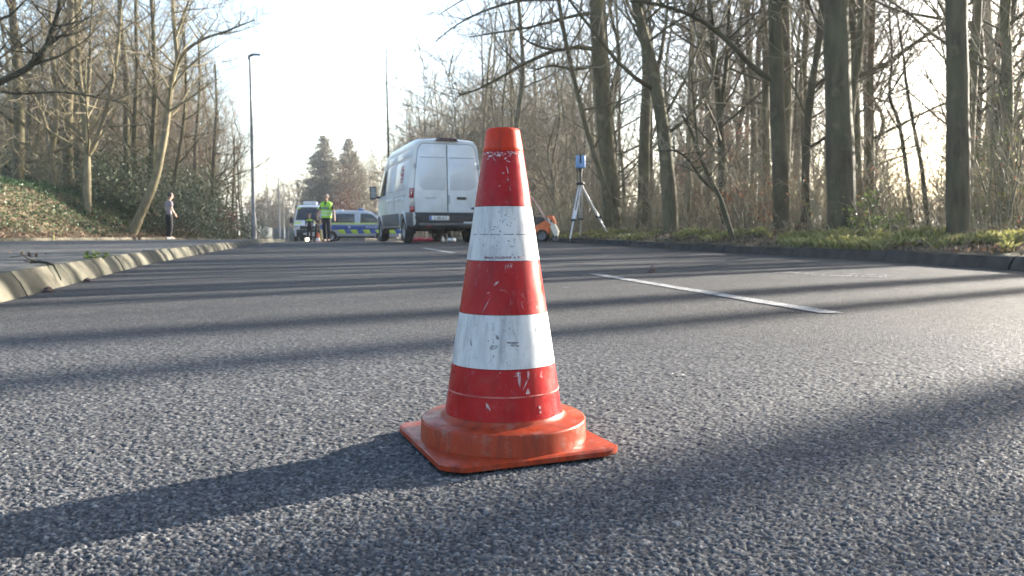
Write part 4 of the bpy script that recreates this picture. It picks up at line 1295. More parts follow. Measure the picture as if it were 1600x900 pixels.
def right_pt(d0, d1, y0, y1, pw=1.3):
    def f(rg):
        y = y0 * (y1 / y0) ** rg.random()
        x = rk(y) + d0 + (d1 - d0) * rg.random() ** pw
        px = 800 + F_PX * x / y
        if px > 1680 or px < 740: return None
        k = .7 if 1375 < px < 1482 else 1.0
        if x - rk(y) < 4 and y < 22 and rg.random() < .45: return None
        return (x, y, vergez(x, y) - .03, k * (.45 + .55 * smooth(1.2, 4.0, x - rk(y))))
    return f
brush_stuff("undergrowth", "dry brown undergrowth filling the right wood between the trunks", scatter(2000, 3, right_pt(2.4, 16, 8, 60)), .7, 2.1, M['brush'], 5)
brush_stuff("undergrowth", "thin grey saplings and twigs standing throughout the right wood", scatter(1150, 4, right_pt(3, 40, 12, 90)), 1.6, 4.2, M['twig'], 6)
brush_stuff("undergrowth", "low tangled dead twigs along the back of the right verge", scatter(900, 8, right_pt(1.2, 3.4, 7.5, 45)), .2, .55, M['brush'], 7, 3)
def left_pt(d0, d1, y0, y1):
    def f(rg):
        y = rg.uniform(y0, y1); x = ed(y) - d0 - (d1 - d0) * rg.random()
        px = 800 + F_PX * x / y
        if px < -60 or px > 400: return None
        return (x, y, bankz(x, y) - .03, 1.0)
    return f
brush_stuff("undergrowth", "thin bare saplings and twigs among the left bank trees", scatter(950, 14, left_pt(2.5, 24, 20, 75)), 1.0, 3.0, M['brush'], 15)
def far_pt(rg):
    y = rg.uniform(62, 150); x = rk(y) + rg.uniform(2, 30)
    px = 800 + F_PX * x / y
    return (x, y, vergez(x, y), 1.0) if 560 < px < 900 else None
def wood_stuff(name, label, pts, material, seed, big=1.0):
    """a far wood that reads as one mass: many thin bare stems, each with a spray of twigs"""
    rg = random.Random(seed); S = []
    for (x, y, z, H) in pts:
        p = Vector((x, y, z)); d = Vector((rg.gauss(0, .06), rg.gauss(0, .06), 1)).normalized()
        n = 9; r = (.05 + .006 * H) * rg.uniform(.7, 1.2)
        for i in range(n):
            q = p + d * H / n
            S.append((*p, *q, r * (1 - .1 * i), r * (1 - .1 * (i + 1))))
            if i >= 1:
                for _ in range(rg.choice((2, 3, 3, 4))):
                    b = (d * .7 + rdir(rg)).normalized(); b.z = abs(b.z) * .8 + .15
                    L = H * rg.uniform(.14, .30) * (1.1 - .06 * i)
                    e = p.lerp(q, rg.random()); m_ = e + b * L
                    S.append((*e, *m_, .028 * big, .016 * big))
                    for _ in range(3):
                        b2 = (b + rdir(rg) * .8 + Vector((0, 0, .2))).normalized(); e2 = e.lerp(m_, rg.uniform(.3, 1)); m2 = e2 + b2 * L * rg.uniform(.4, .75)
                        S.append((*e2, *m2, .017 * big, .010 * big))
                        for _ in range(2):
                            b3 = (b2 + rdir(rg) * .8).normalized(); e3 = e2.lerp(m2, rg.uniform(.3, 1))
                            S.append((*e3, *(e3 + b3 * L * rg.uniform(.25, .45)), .013 * big, .008 * big))
            p = q; d = (d + Vector((rg.gauss(0, .07), rg.gauss(0, .07), .02))).normalized()
    V, F = prisms(S)
    return tag(link(name, np_mesh(name, V, F, material)), label, "wood", None, 'stuff')
def farw(rg):
    y = rg.uniform(55, 150); x = rk(y) + rg.uniform(3, 42); px = 800 + F_PX * x / y
    if not 575 < px < 930: return None
    top = interp([(575, 235), (600, 195), (640, 145), (700, 100), (760, 85), (930, 70)], px)
    return (x, y, vergez(x, y) - .1, min(19, (372 - top) / F_PX * y * rg.uniform(.6, 1.05)))
wood_stuff("far_wood", "mass of thin bare trees filling the far wood behind the white van", scatter(155, 61, farw), M['twig'], 62, 1.45)
def deepr(rg):
    y = rg.uniform(22, 85); x = rk(y) + rg.uniform(8, 46); px = 800 + F_PX * x / y
    if not 850 < px < 1690 or (1372 < px < 1485): return None
    return (x, y, vergez(x, y) - .1, rg.uniform(3.5, 6.5))
wood_stuff("far_wood", "mass of thin bare trees filling the depth of the right wood", scatter(70, 63, deepr), M['twig'], 64, .9)
def deepl(rg):
    y = rg.uniform(32, 95); x = ed(y) - rg.uniform(5, 42); px = 800 + F_PX * x / y
    if not -60 < px < 385: return None
    top = interp([(-60, 0), (290, 20), (340, 120), (385, 215)], px)
    return (x, y, bankz(x, y) - .1, min(16, (340 - top) / F_PX * y * rg.uniform(.6, 1.0)))
wood_stuff("far_wood", "mass of thin bare trees filling the depth of the left wood", scatter(105, 65, deepl), M['twig_pale'], 66, 1.0)
def bendw(rg):
    y = rg.uniform(150, 215); px = rg.uniform(388, 610); x = (px - 800) / F_PX * y
    top = interp([(388, 300), (440, 285), (470, 270), (500, 255), (560, 240), (610, 205)], px)
    return (x, y, hd(y) - .4, (375 - top) / F_PX * y * rg.uniform(.6, 1.0))
wood_stuff("far_wood", "mass of distant thin bare trees closing the bend of the road", scatter(100, 67, bendw), M['twig'], 68, 2.6)
brush_stuff("undergrowth", "brown scrub under the far trees behind the white van", scatter(850, 16, far_pt), 1.5, 4.5, M['twig'], 17)
def bend_pt(rg):
    y = rg.uniform(125, 200); px = rg.uniform(380, 620); x = (px - 800) / F_PX * y
    return (x, y, hd(y) - .3, 1.0)
brush_stuff("undergrowth", "grey brown scrub closing the bend far ahead", scatter(600, 18, bend_pt), 3, 8, M['twig'], 19)

def leaves_stuff(name, label, cat, pts, size, material, seed, lift=.02, up=1.5):
    rg = np.random.RandomState(seed)
    C = np.array(pts)[:, :3]; C[:, 2] += rg.uniform(0, 1, len(C)) * lift
    V, F = leaf_cloud(C, size, rg, up)
    return tag(link(name, np_mesh(name, V, F, material)), label, cat, None, 'stuff')
def ivy_pt(rg):
    y = rg.uniform(16, 34); d = rg.uniform(.6, 6.5); x = ed(y) - d
    px = 800 + F_PX * x / y
    if px < -80 or px > 330: return None
    cover = vn(x, y, 1.1) * .5 + .8 * smooth(.7, 1.7, d)
    if rg.random() > cover: return None
    return (x, y, bankz(x, y) + .03, 1)
leaves_stuff("ivy", "dark green ivy covering the left bank under the trees", "ivy", scatter(24000, 31, ivy_pt), .085, M['ivy'], 32, .16, .8)
def lit_l(rg):
    y = rg.uniform(15, 40); d = abs(rg.gauss(0, 1.0)) + .02; x = ed(y) - d
    px = 800 + F_PX * x / y
    return (x, y, bankz(x, y) + .01, 1) if -80 < px < 400 else None
leaves_stuff("leaf_litter", "brown fallen leaves along the foot of the left bank", "leaf litter", scatter(9000, 33, lit_l), .085, M['litter'], 34, .05)
def lit_w(rg):
    y = rg.uniform(3.5, 34); t = rg.random() ** .5; x = lk(y) - .15 - (lk(y) - .15 - ed(y)) * (t if rg.random() < .5 else 1 - abs(rg.gauss(0, .06)))
    px = 800 + F_PX * x / y
    return (x, y, walkz(x, y) + .004, 1) if -40 < px < 420 and ed(y) < x < lk(y) - .15 else None
leaves_stuff("leaf_litter", "scattered dry leaf crumbs on the left pavement", "leaf litter", scatter(1300, 35, lit_w), .032, M['litter'], 36, .004, 3)
def lit_r(rg):
    y = 6.5 * (50 / 6.5) ** rg.random(); x = rk(y) + .2 + 3.4 * rg.random()
    px = 800 + F_PX * x / y
    return (x, y, vergez(x, y) + .01, 1) if 760 < px < 1700 else None
leaves_stuff("leaf_litter", "brown fallen leaves and crumbs over the right verge", "leaf litter", scatter(13000, 37, lit_r), .055, M['litter'], 38, .05)
def grass_stuff():
    rg = random.Random(41); S = []
    n = 0
    while n < 14000:
        y = 6.5 * (48 / 6.5) ** rg.random(); d = rg.uniform(.2, 1.35); x = rk(y) + d
        px = 800 + F_PX * x / y
        if not 800 < px < 1690: continue
        patch = vn(x, y, 1.3) * .7 + vn(x, y, 4.1) * .5
        if patch < (.42 if y < 9.5 else .58) + .30 * abs(d - .6): continue
        n += 1
        h = rg.uniform(.03, .115) * (.6 + patch * .7)
        S.append((x, y, vergez(x, y), h))
    r = np.random.RandomState(3)
    P = np.array(S); N = len(P)
    a = r.uniform(0, 6.28, N); w = .004 + .00035 * P[:, 1]
    lean = r.normal(0, .5, (N, 2)) * P[:, 3:4]
    b0 = np.stack([P[:, 0] + np.cos(a) * w, P[:, 1] + np.sin(a) * w, P[:, 2] - .02], 1)
    b1 = np.stack([P[:, 0] - np.cos(a) * w, P[:, 1] - np.sin(a) * w, P[:, 2] - .02], 1)
    m0 = np.stack([P[:, 0] + lean[:, 0] * .4, P[:, 1] + lean[:, 1] * .4, P[:, 2] + P[:, 3] * .65], 1)
    tp = np.stack([P[:, 0] + lean[:, 0], P[:, 1] + lean[:, 1], P[:, 2] + P[:, 3]], 1)
    V = np.stack([b0, b1, m0, tp], 1).reshape(-1, 3)
    i = np.arange(N)[:, None] * 4
    F = np.concatenate([i + np.array([[0, 1, 2]]), i + np.array([[0, 2, 3]])])
    tag(link("grass", np_mesh("grass", V, F, M['grass'])), "short sunlit grass growing along the right kerb", "grass", None, 'stuff')
grass_stuff()
def fresh_r(rg):
    y = 7 * (30 / 7) ** rg.random(); x = rk(y) + 1.4 + rg.random() ** 1.4 * 6
    px = 800 + F_PX * x / y
    if not 980 < px < 1690 or vn(x, y, .9) < .5: return None
    return (x, y, vergez(x, y) + rg.random() * (1.0 + (1.5 if px > 1480 else 0)), 1)
leaves_stuff("budding_leaves", "sparse fresh green and yellow leaves on the right undergrowth", "leaves", scatter(1500, 43, fresh_r), .03, M['fresh'], 44, .02, .2)
leaves_stuff("dead_leaves", "sparse rusty dead leaves clinging to the right undergrowth", "leaves", scatter(1700, 45, fresh_r), .036, M['rust_leaf'], 46, .02, .2)

# ------------------------------------------------------------------ vehicles
def wheel(parent, c, R, w, axis='X', rimmat=None, name="wheel"):
    """tyre with a rim child; c = hub centre"""
    m = MB()
    prof = [(R * .62, -w / 2 + .01), (R * .9, -w / 2), (R * .975, -w * .36), (R, -w * .2), (R, w * .2), (R * .975, w * .36), (R * .9, w / 2), (R * .62, w / 2 - .01)]
    m.lathe([(r, z) for r, z in prof], 32, 0, axis, (0, 0, 0), True)
    t = m.build(name, M['rubber'], parent, angle=40)
    t.location = c
    r = MB()
    r.lathe([(.0, w * .30), (R * .14, w * .32), (R * .2, w * .22), (R * .5, w * .30), (R * .62, w * .42), (R * .66, w * .44), (R * .66, -w * .44), (R * .62, -w * .42), (R * .5, -w * .30), (R * .2, -w * .22), (R * .14, -w * .32), (0, -w * .30)], 28, 0, axis)
    r.build("rim", rimmat or M['steel'], t, angle=40)
    return t

def hull(parent, ys, top, bot, hw, yr=lambda z: 0.0, name="body", m=None, rc=.16, wells=(), capyr=(1, 0), crown=.03):
    """lofted vehicle body; local y runs along the vehicle; wells = (y, z, R) cut through both sides"""
    V, F = [], []
    fr = [0, 0, .035, .12, .22, .34, .46, .58, .70, .82, .90, .95, .985, 1.0]
    cols = len(fr)
    for y in ys:
        zt, zb = top(y), bot(y)
        half = []
        for i, f in enumerate(fr):
            z = zb + (zt - zb) * f
            if i == 0: half.append((0, z)); continue
            x = hw(y, z)
            e = z - (zt - rc)
            if e > 0: x -= rc - math.sqrt(max(0, rc * rc - e * e))
            if i == 1: x *= .95
            half.append((x, z))
        half.append((half[-1][0] * .5, zt + crown * .75)); half.append((0, zt + crown))
        ring = half + [(-x, z) for x, z in half[-2:0:-1]]
        for x, z in ring:
            V.append((x, y + yr(z) * capyr[0] * max(0, 1 - (y - ys[0]) / .5), z))
    n = len(V) // len(ys)
    for i in range(len(ys) - 1):
        for k in range(n):
            F.append((i * n + k, i * n + (k + 1) % n, (i + 1) * n + (k + 1) % n, (i + 1) * n + k))
    F.append(tuple(range(n))); F.append(tuple(range(len(V) - 1, len(V) - 1 - n, -1)))
    b = MB(); b.add(V, F)
    me = b.mesh(name, m, True, 32)
    o = link(name, me, None)
    if wells:
        for (y, z, R) in wells:
            c = MB()
            c.lathe([(0, -2), (R, -2), (R, 2), (0, 2)], 36, 0, 'X', (0, y, z))
            co = c.build("cutter", m, None)
            # keep a floor between the two wells
            md = o.modifiers.new("well", 'BOOLEAN'); md.operation = 'DIFFERENCE'; md.object = co; md.solver = 'EXACT'
            dg = bpy.context.evaluated_depsgraph_get()
            nm = bpy.data.meshes.new_from_object(o.evaluated_get(dg))
            o.modifiers.clear(); o.data = nm
            bpy.data.objects.remove(co)
        o.data.polygons.foreach_set("use_smooth", [True] * len(o.data.polygons)); o.data.set_sharp_from_angle(angle=math.radians(32))
    o.parent = parent
    return o

def housing(parent, sg, y, z, R, x, out):
    """black inner arch over one wheel: upper half shell with a back wall"""
    m = MB(); v = []
    n = 14
    for k in range(n + 1):
        a = math.pi * k / n
        for xx in (-.30, out): v.append((sg * (x + xx), y + R * math.cos(a), z + R * math.sin(a)))
    f = [(2 * k, 2 * k + 1, 2 * k + 3, 2 * k + 2) for k in range(n)]
    f.append(tuple(2 * k for k in range(n + 1)))
    m.add(v, f)
    return m.build("wheel_housing", M['black_plastic'], parent, fix=False)

def densify(poly, step):
    out = []
    for (a, b), (c, d) in zip(poly, poly[1:] + poly[:1]):
        n = max(1, int(math.hypot(c - a, d - b) / step))
        out += [(a + (c - a) * k / n, b + (d - b) * k / n) for k in range(n)]
    return out

def build_white_van():
    t = thing("white_van", "white high roof panel van seen from behind, red print on its side", "van", (0, 0, 0), 0)
    YV = 20.7
    cx = at(700, 363, YV).x
    t.location = (cx, YV, roadz(cx, YV) - .0)
    t.rotation_euler = (0, 0, math.radians(19))
    L = 5.75
    def hw(y, z):
        base = interp([(.3, .94), (.5, .985), (.8, 1.0), (1.15, 1.005), (1.35, 1.0), (2.2, .905), (2.75, .835)], z)
        return base - .035 * (1 - smooth(0, .35, y)) - (.10 * smooth(4.9, 5.75, y))
    top = lambda y: interp([(0, 2.66), (.12, 2.70), (.6, 2.73), (3.6, 2.70), (3.95, 2.62), (4.25, 2.42), (4.85, 1.62), (5.05, 1.36), (5.5, 1.18), (5.75, 1.0)], y)
    bot = lambda y: .46
    yr = lambda z: max(0.0, z - .79) * .062
    ys = [0, .05, .12, .25, .45, .8, 1.3, 1.8, 2.3, 2.8, 3.2, 3.6, 3.8, 3.95, 4.1, 4.25, 4.45, 4.65, 4.85, 5.05, 5.25, 5.5, 5.65, 5.75]
    hull(t, ys, top, bot, hw, yr, m=M['van_white'], wells=((1.05, .36, .43), (4.75, .36, .43)))
    rear = lambda x, z, d: (x, yr(z) - d, z)
    hx = lambda z: hw(.02, z)
    # doors: two leaves with a seam between them, each with a blank pressed panel
    for sg in (-1, 1):
        out = [(.014, .80), (hx(.85) - .10, .80), (hx(1.2) - .075, 1.2), (hx(1.9) - .075, 1.9), (hx(2.4) - .085, 2.42), (hx(2.5) - .13, 2.53), (hx(2.5) - .2, 2.565), (.014, 2.575)]
        dm = MB(); dm.plate([(sg * u, v) for u, v in out], rear, .022, .012)
        d = dm.build("rear_door", M['van_white'], t, angle=60)
        pm = MB(); pm.plate([(sg * u, v) for u, v in rrect(.05, 1.38, hx(1.9) - .12, 2.20, (.03, .22, .12, .03), 5)], rear, .012, .010, base=.020)
        pm.build("blank_window", M['van_panel'], d, angle=60)
        lm = MB(); lm.plate([(sg * u, v) for u, v in [(.05, 2.215), (hx(2.2) - .13, 2.215), (hx(2.2) - .15, 2.235), (.05, 2.235)]], rear, .010, .004, base=.02)
        lm.build("pressed_edge", M['van_shade'], d)
        for z in (.98, 2.0):
            hm = MB(); hm.box((sg * (hx(z) - .045), yr(z) - .012, z), (.05, .05, .13), bev=.012); hm.build("hinge", M['van_shade'], d)
        for a, b_ in (((.20, 1.32), (.42, 1.12)), ((.62, .85), (.42, 1.12))):
            pass
    sm = MB(); sm.plate([(-.0135, .82), (.0135, .82), (.0135, 2.56), (-.0135, 2.56)], rear, .006, 0); sm.build("door_seam", M['seam'], t)
    sm = MB()
    oo = [(hx(.85) - .092, .80), (hx(1.2) - .066, 1.2), (hx(1.9) - .066, 1.9), (hx(2.4) - .075, 2.43), (hx(2.5) - .125, 2.545), (hx(2.5) - .2, 2.583), (0, 2.59)]
    oo = oo + [(-u, v) for u, v in oo[-2::-1]]
    for (u0, v0), (u1, v1) in zip(oo, oo[1:]):
        dx, dz = u1 - u0, v1 - v0; ln = math.hypot(dx, dz); ax, az = dz / ln * .013, -dx / ln * .013
        sm.plate([(u0 - ax, v0 - az), (u1 - ax, v1 - az), (u1 + ax, v1 + az), (u0 + ax, v0 + az)], rear, .006, 0)
    sm.build("door_surround", M['van_shade'], t)
    # pressed folds across the doors
    for u0, v0, u1, v1 in ((-.30, 1.12, -.52, .86), (.30, 1.12, .52, .86), (-.80, 1.34, -.60, 1.30), (.60, 1.30, .80, 1.34)):
        fm = MB(); dx, dz = u1 - u0, v1 - v0; ln = math.hypot(dx, dz); ax, az = -dz / ln * .012, dx / ln * .012
        fm.plate([(u0 - ax, v0 - az), (u1 - ax, v1 - az), (u1 + ax, v1 + az), (u0 + ax, v0 + az)], rear, .006, .004, base=.021); fm.build("door_fold", M['van_panel'], t)
    hm = MB(); hm.plate(rrect(.24, 1.135, .50, 1.205, .03), rear, .03, .012, base=.02); hm.build("door_handle", M['black_plastic'], t)
    km = MB(); km.plate(rrect(.015, 1.02, .055, 1.25, .012), rear, .012, .004, base=.02); km.build("lock_strip", M['van_shade'], t)
    oval = [(.69 + .075 * math.cos(a * .3142), .91 + .034 * math.sin(a * .3142)) for a in range(20)]
    bm_ = MB(); bm_.plate(oval, rear, .008, .003, base=.021); bg_ = bm_.build("oval_badge", M['badge_blue'], t)
    inner = [(.69 + .062 * math.cos(a * .3142), .91 + .024 * math.sin(a * .3142)) for a in range(20)]
    bm_ = MB(); bm_.plate(inner, rear, .003, 0, base=.029); bm_.build("badge_field", M['print_black'], bg_)
    me = text_mesh("TRANSIT", .075, lambda u, v, d: rear(u - .46, v + 1.165, d + .022), .003, .001, 1.0); finish(me, M['van_shade'], False); link("lettering", me, t)
    # bumper
    bm_ = MB()
    bm_.plate(densify(rrect(-.985, .40, .985, .79, (.06, .06, .03, .03)), .12), lambda u, v, d: (u, -d + .30 * smooth(.86, 1.0, abs(u)) ** 2, v), .13, .02, base=.0)
    bp = bm_.build("rear_bumper", M['black_plastic'], t, angle=50)
    st = MB(); st.plate(rrect(-.80, .455, .80, .52, .02), lambda u, v, d: (u, -d, v), .03, .01, base=.128); st.build("bumper_step", M['grey_plastic'], bp)
    rf = MB(); rf.plate(rrect(-.62, .425, -.44, .448, .006), lambda u, v, d: (u, -d, v), .012, .004, base=.13); rf.build("reflector", M['red_lens'], bp)
    for sg in (-1, 1):
        cb = MB()
        cb.plate(densify([(.0, .42), (.58, .47), (.52, .62), (.60, .80), (0, .80)], .15), lambda u, v, d: (sg * (hw(u, v) + d - .012), u - .08, v), .04, .012)
        cb.build("bumper_corner", M['grey_plastic'], bp, angle=50)
    pl = MB(); pl.plate(rrect(-.52, .595, .0, .705, .012), lambda u, v, d: (u, -d, v), .01, .003, base=.13)
    p = pl.build("number_plate", M['plate_white'], t)
    pb = MB(); pb.plate(rrect(-.516, .599, -.47, .701, .008), lambda u, v, d: (u, -d, v), .003, 0, base=.139); pb.build("plate_band", M['plate_blue'], p)
    me = text_mesh("K MB 817", .100, lambda u, v, d: (u - .235, -.1405 - d, v + .650), .002, .0003, .84); finish(me, M['print_black'], False); link("lettering", me, p)
    # lamps
    for sg in (-1, 1):
        zz = [(1.42, 1.17, M['red_lens']), (1.165, .96, M['clear_lens']), (.955, .80, M['red_lens'])]
        root = None
        for z1, z0, mm in zz:
            lm = MB()
            pol = densify([(0, z0), (.155, z0), (.155, z1), (0, z1)], .05)
            def fn(u, v, d, sg=sg):
                # wraps round the rear corner
                x0 = hx(v) - .07
                if u < .075: return (sg * (x0 + u), yr(v) - .016 - d + .5 * u * u, v)
                w = u - .075
                return (sg * (hw(.1, v) + d + .008 - .01 * smooth(.04, 0, w)), yr(v) - .012 + w * 1.35, v)
            lm.plate(pol, fn, .022, .006)
            o = lm.build("tail_lamp" if root is None else "lamp_segment", mm, root or t, angle=60)
            root = root or o
        sp = MB(); sp.ball((sg * (hx(.75) - .055), -.02, .735), (.058, .03, .058)); sp.build("round_lamp", M['print_white'], bp)
    br = MB(); br.plate([(-.32, 2.655), (.30, 2.655), (.24, 2.735), (-.26, 2.735)], rear, .09, .02, base=-.01); br.build("brake_lamp", M['brake_dark'], t, angle=50)
    # sides
    side = lambda sg: (lambda u, v, d: (sg * (hw(u, v) + d), u, v))
    for sg in (-1, 1):
        fn = side(sg)
        cl = MB(); cl.plate(densify([(1.52, .47), (4.28, .47), (4.22, .80), (1.58, .80)], .4), fn, .02, .008); cl.build("side_cladding", M['grey_plastic'], t)
        cl = MB(); cl.plate(densify([(1.5, .395), (4.3, .395), (4.3, .475), (1.5, .475)], .4), lambda u, v, d: (sg * (.93 + d), u, v), .05, .01); cl.build("sill", M['steel'], t)
        cl = MB(); cl.plate(densify([(.5, .47), (.60, .47), (.60, .80), (.54, .80)], .3), fn, .015, .005); cl.build("side_cladding", M['grey_plastic'], t)
        for (y, R) in ((1.05, .43), (4.75, .43)):
            arc = [(y + (R + .045) * math.cos(a), .36 + (R + .045) * math.sin(a)) for a in [math.pi * k / 16 for k in range(17)]]
            arc += [(y + R * math.cos(a), .36 + R * math.sin(a)) for a in [math.pi * (16 - k) / 16 for k in range(17)]]
            am = MB()
            for k in range(16):
                am.plate([arc[k], arc[k + 1], arc[32 - k], arc[33 - k]], fn, .014, 0)
            am.build("arch_lip", M['van_panel'], t)
        up = MB(); up.plate(densify(rrect(.28, 2.26, 2.15, 2.44, (.05, .05, .05, .05)), .3), fn, .006, .004); up.build("pressed_panel", M['van_panel'], t)
        up = MB(); up.plate(densify(rrect(2.25, 2.26, 3.6, 2.44, (.05, .05, .05, .05)), .3), fn, .006, .004); up.build("pressed_panel", M['van_panel'], t)
        up = MB(); up.plate(densify(rrect(.42, 1.42, 2.15, 2.18, (.06, .06, .06, .06)), .3), fn, .007, .005); up.build("pressed_panel", M['van_panel'], t)
        up = MB(); up.plate(densify(rrect(2.3, 1.42, 3.45, 2.18, (.06, .06, .06, .06)), .3), fn, .007, .005); up.build("pressed_panel", M['van_panel'], t)
        for y0, y1 in ((.95, 2.1), (2.35, 3.5)):
            up = MB(); up.plate(densify([(y0, 1.14), (y1, 1.14), (y1 + .05, 1.22), (y0 + .1, 1.24)], .3), fn, .010, .008); up.build("pressed_fold", M['van_panel'], t)
        for y0 in (2.22, 3.58):
            up = MB(); up.plate(densify([(y0, .82), (y0 + .012, .82), (y0 + .012, 2.3), (y0, 2.3)], .3), fn, .003, 0); up.build("door_seam", M['seam'], t)
        rl = MB(); rl.plate([(2.3, 1.245), (.55, 1.245), (.55, 1.265), (2.3, 1.265)], fn, .008, .003); rl.build("slide_rail", M['van_shade'], t)
        gl = MB(); gl.plate(densify([(3.66, 1.38), (4.72, 1.38), (4.62, 1.62), (4.28, 2.12), (3.72, 2.14)], .15), fn, .008, .003); gl.build("cab_window", M['glass'], t)
        mr = MB()
        mr.box((sg * 1.21, 4.62, 1.50), (.20, .13, .40), bev=.04); mr.tube([(sg * .98, 4.6, 1.36), (sg * 1.14, 4.6, 1.38)], .035, 8)
        mo = mr.build("door_mirror", M['black_plastic'], t)
        g2 = MB(); g2.plate(rrect(sg * 1.21 - .08, 1.34, sg * 1.21 + .08, 1.66, .03), lambda u, v, d: (u, 4.553 - d, v), .004, 0); g2.build("mirror_glass", M['steel'], mo)
        cap = MB(); cap.box((sg * 1.255, 4.65, 1.40), (.10, .12, .22), bev=.035); cap.build("mirror_cap", M['van_white'], mo)
    ws = MB(); ws.plate([(-.80, 0), (.80, 0), (.70, 1), (-.70, 1)], lambda u, v, d: (u, 4.86 - .52 * v + d, 1.66 + .70 * v + d), .03, 0, base=.03); ws.build("windscreen", M['glass'], t)
    # logo: a tilted red print on the near side
    fn = side(-1)
    rg = random.Random(2)
    lo = MB()
    c0, c1 = 1.25, 1.80
    def quad(u, v, w, h, ti):
        pts = [(-w, -h), (w, -h), (w, h), (-w, h)]
        lo.plate([(c0 + u + x * math.cos(ti) - y * math.sin(ti), c1 + v + x * math.sin(ti) + y * math.cos(ti)) for x, y in pts], fn, .010, 0)
    for k in range(16):
        a = .4 + k * .33
        quad(.20 * math.cos(a), .17 * math.sin(a), .045, .018, a + 1.57)
    for k in range(4): quad(-.12 + k * .08, .02 + .03 * (k % 2), .03, .045, .3)
    for k in range(4): quad(-.10 + k * .075, -.07, .028, .022, .2)
    quad(.02, .24, .14, .025, -.15); quad(-.16, .16, .07, .03, .5)
    lo.build("side_print", M['print_red'], t, sm=False)
    # running gear
    for y in (1.05, 4.75):
        for sg in (-1, 1):
            wheel(t, (sg * .86, y, .345), .345, .235)
    ax = MB(); ax.tube([(-.75, 1.05, .36), (.75, 1.05, .36)], .05, 10); ax.ball((0, 1.05, .36), (.16, .17, .15), n=8); ax.build("rear_axle", M['black_plastic'], t)
    fl = MB(); fl.box((0, 2.9, .43), (1.5, 4.6, .10)); fl.box((.3, 2.2, .33), (.45, .9, .2), bev=.03); fl.build("chassis_frame", M['black_plastic'], t)
    for y in (1.05, 4.75):
        for sg in (-1, 1): housing(t, sg, y, .36, .425, .86, .05)
    for sg in (-1, 1):
        fl = MB(); fl.plate(rrect(min(sg * .98, sg * .74), .24, max(sg * .98, sg * .74), .55, .02), lambda u, v, d: (u, .54 + d, v), .012, 0); fl.build("mud_flap", M['rubber'], t)
M['van_panel'] = mat("white_pressed_panel", (0.68, 0.70, 0.73), 0.3, var=.06, scale=3, coat=.3)
M['van_shade'] = mat("grey_door_gap", (0.34, 0.35, 0.37), 0.5, var=.15, scale=9)
M['badge_blue'] = mat("badge_rim", (0.30, 0.33, 0.38), 0.3, var=.1, metal=.5)
M['brake_dark'] = mat("dark_red_brake_lens", (0.05, 0.008, 0.012), 0.2, var=.3, scale=20, coat=.5)
build_white_van()

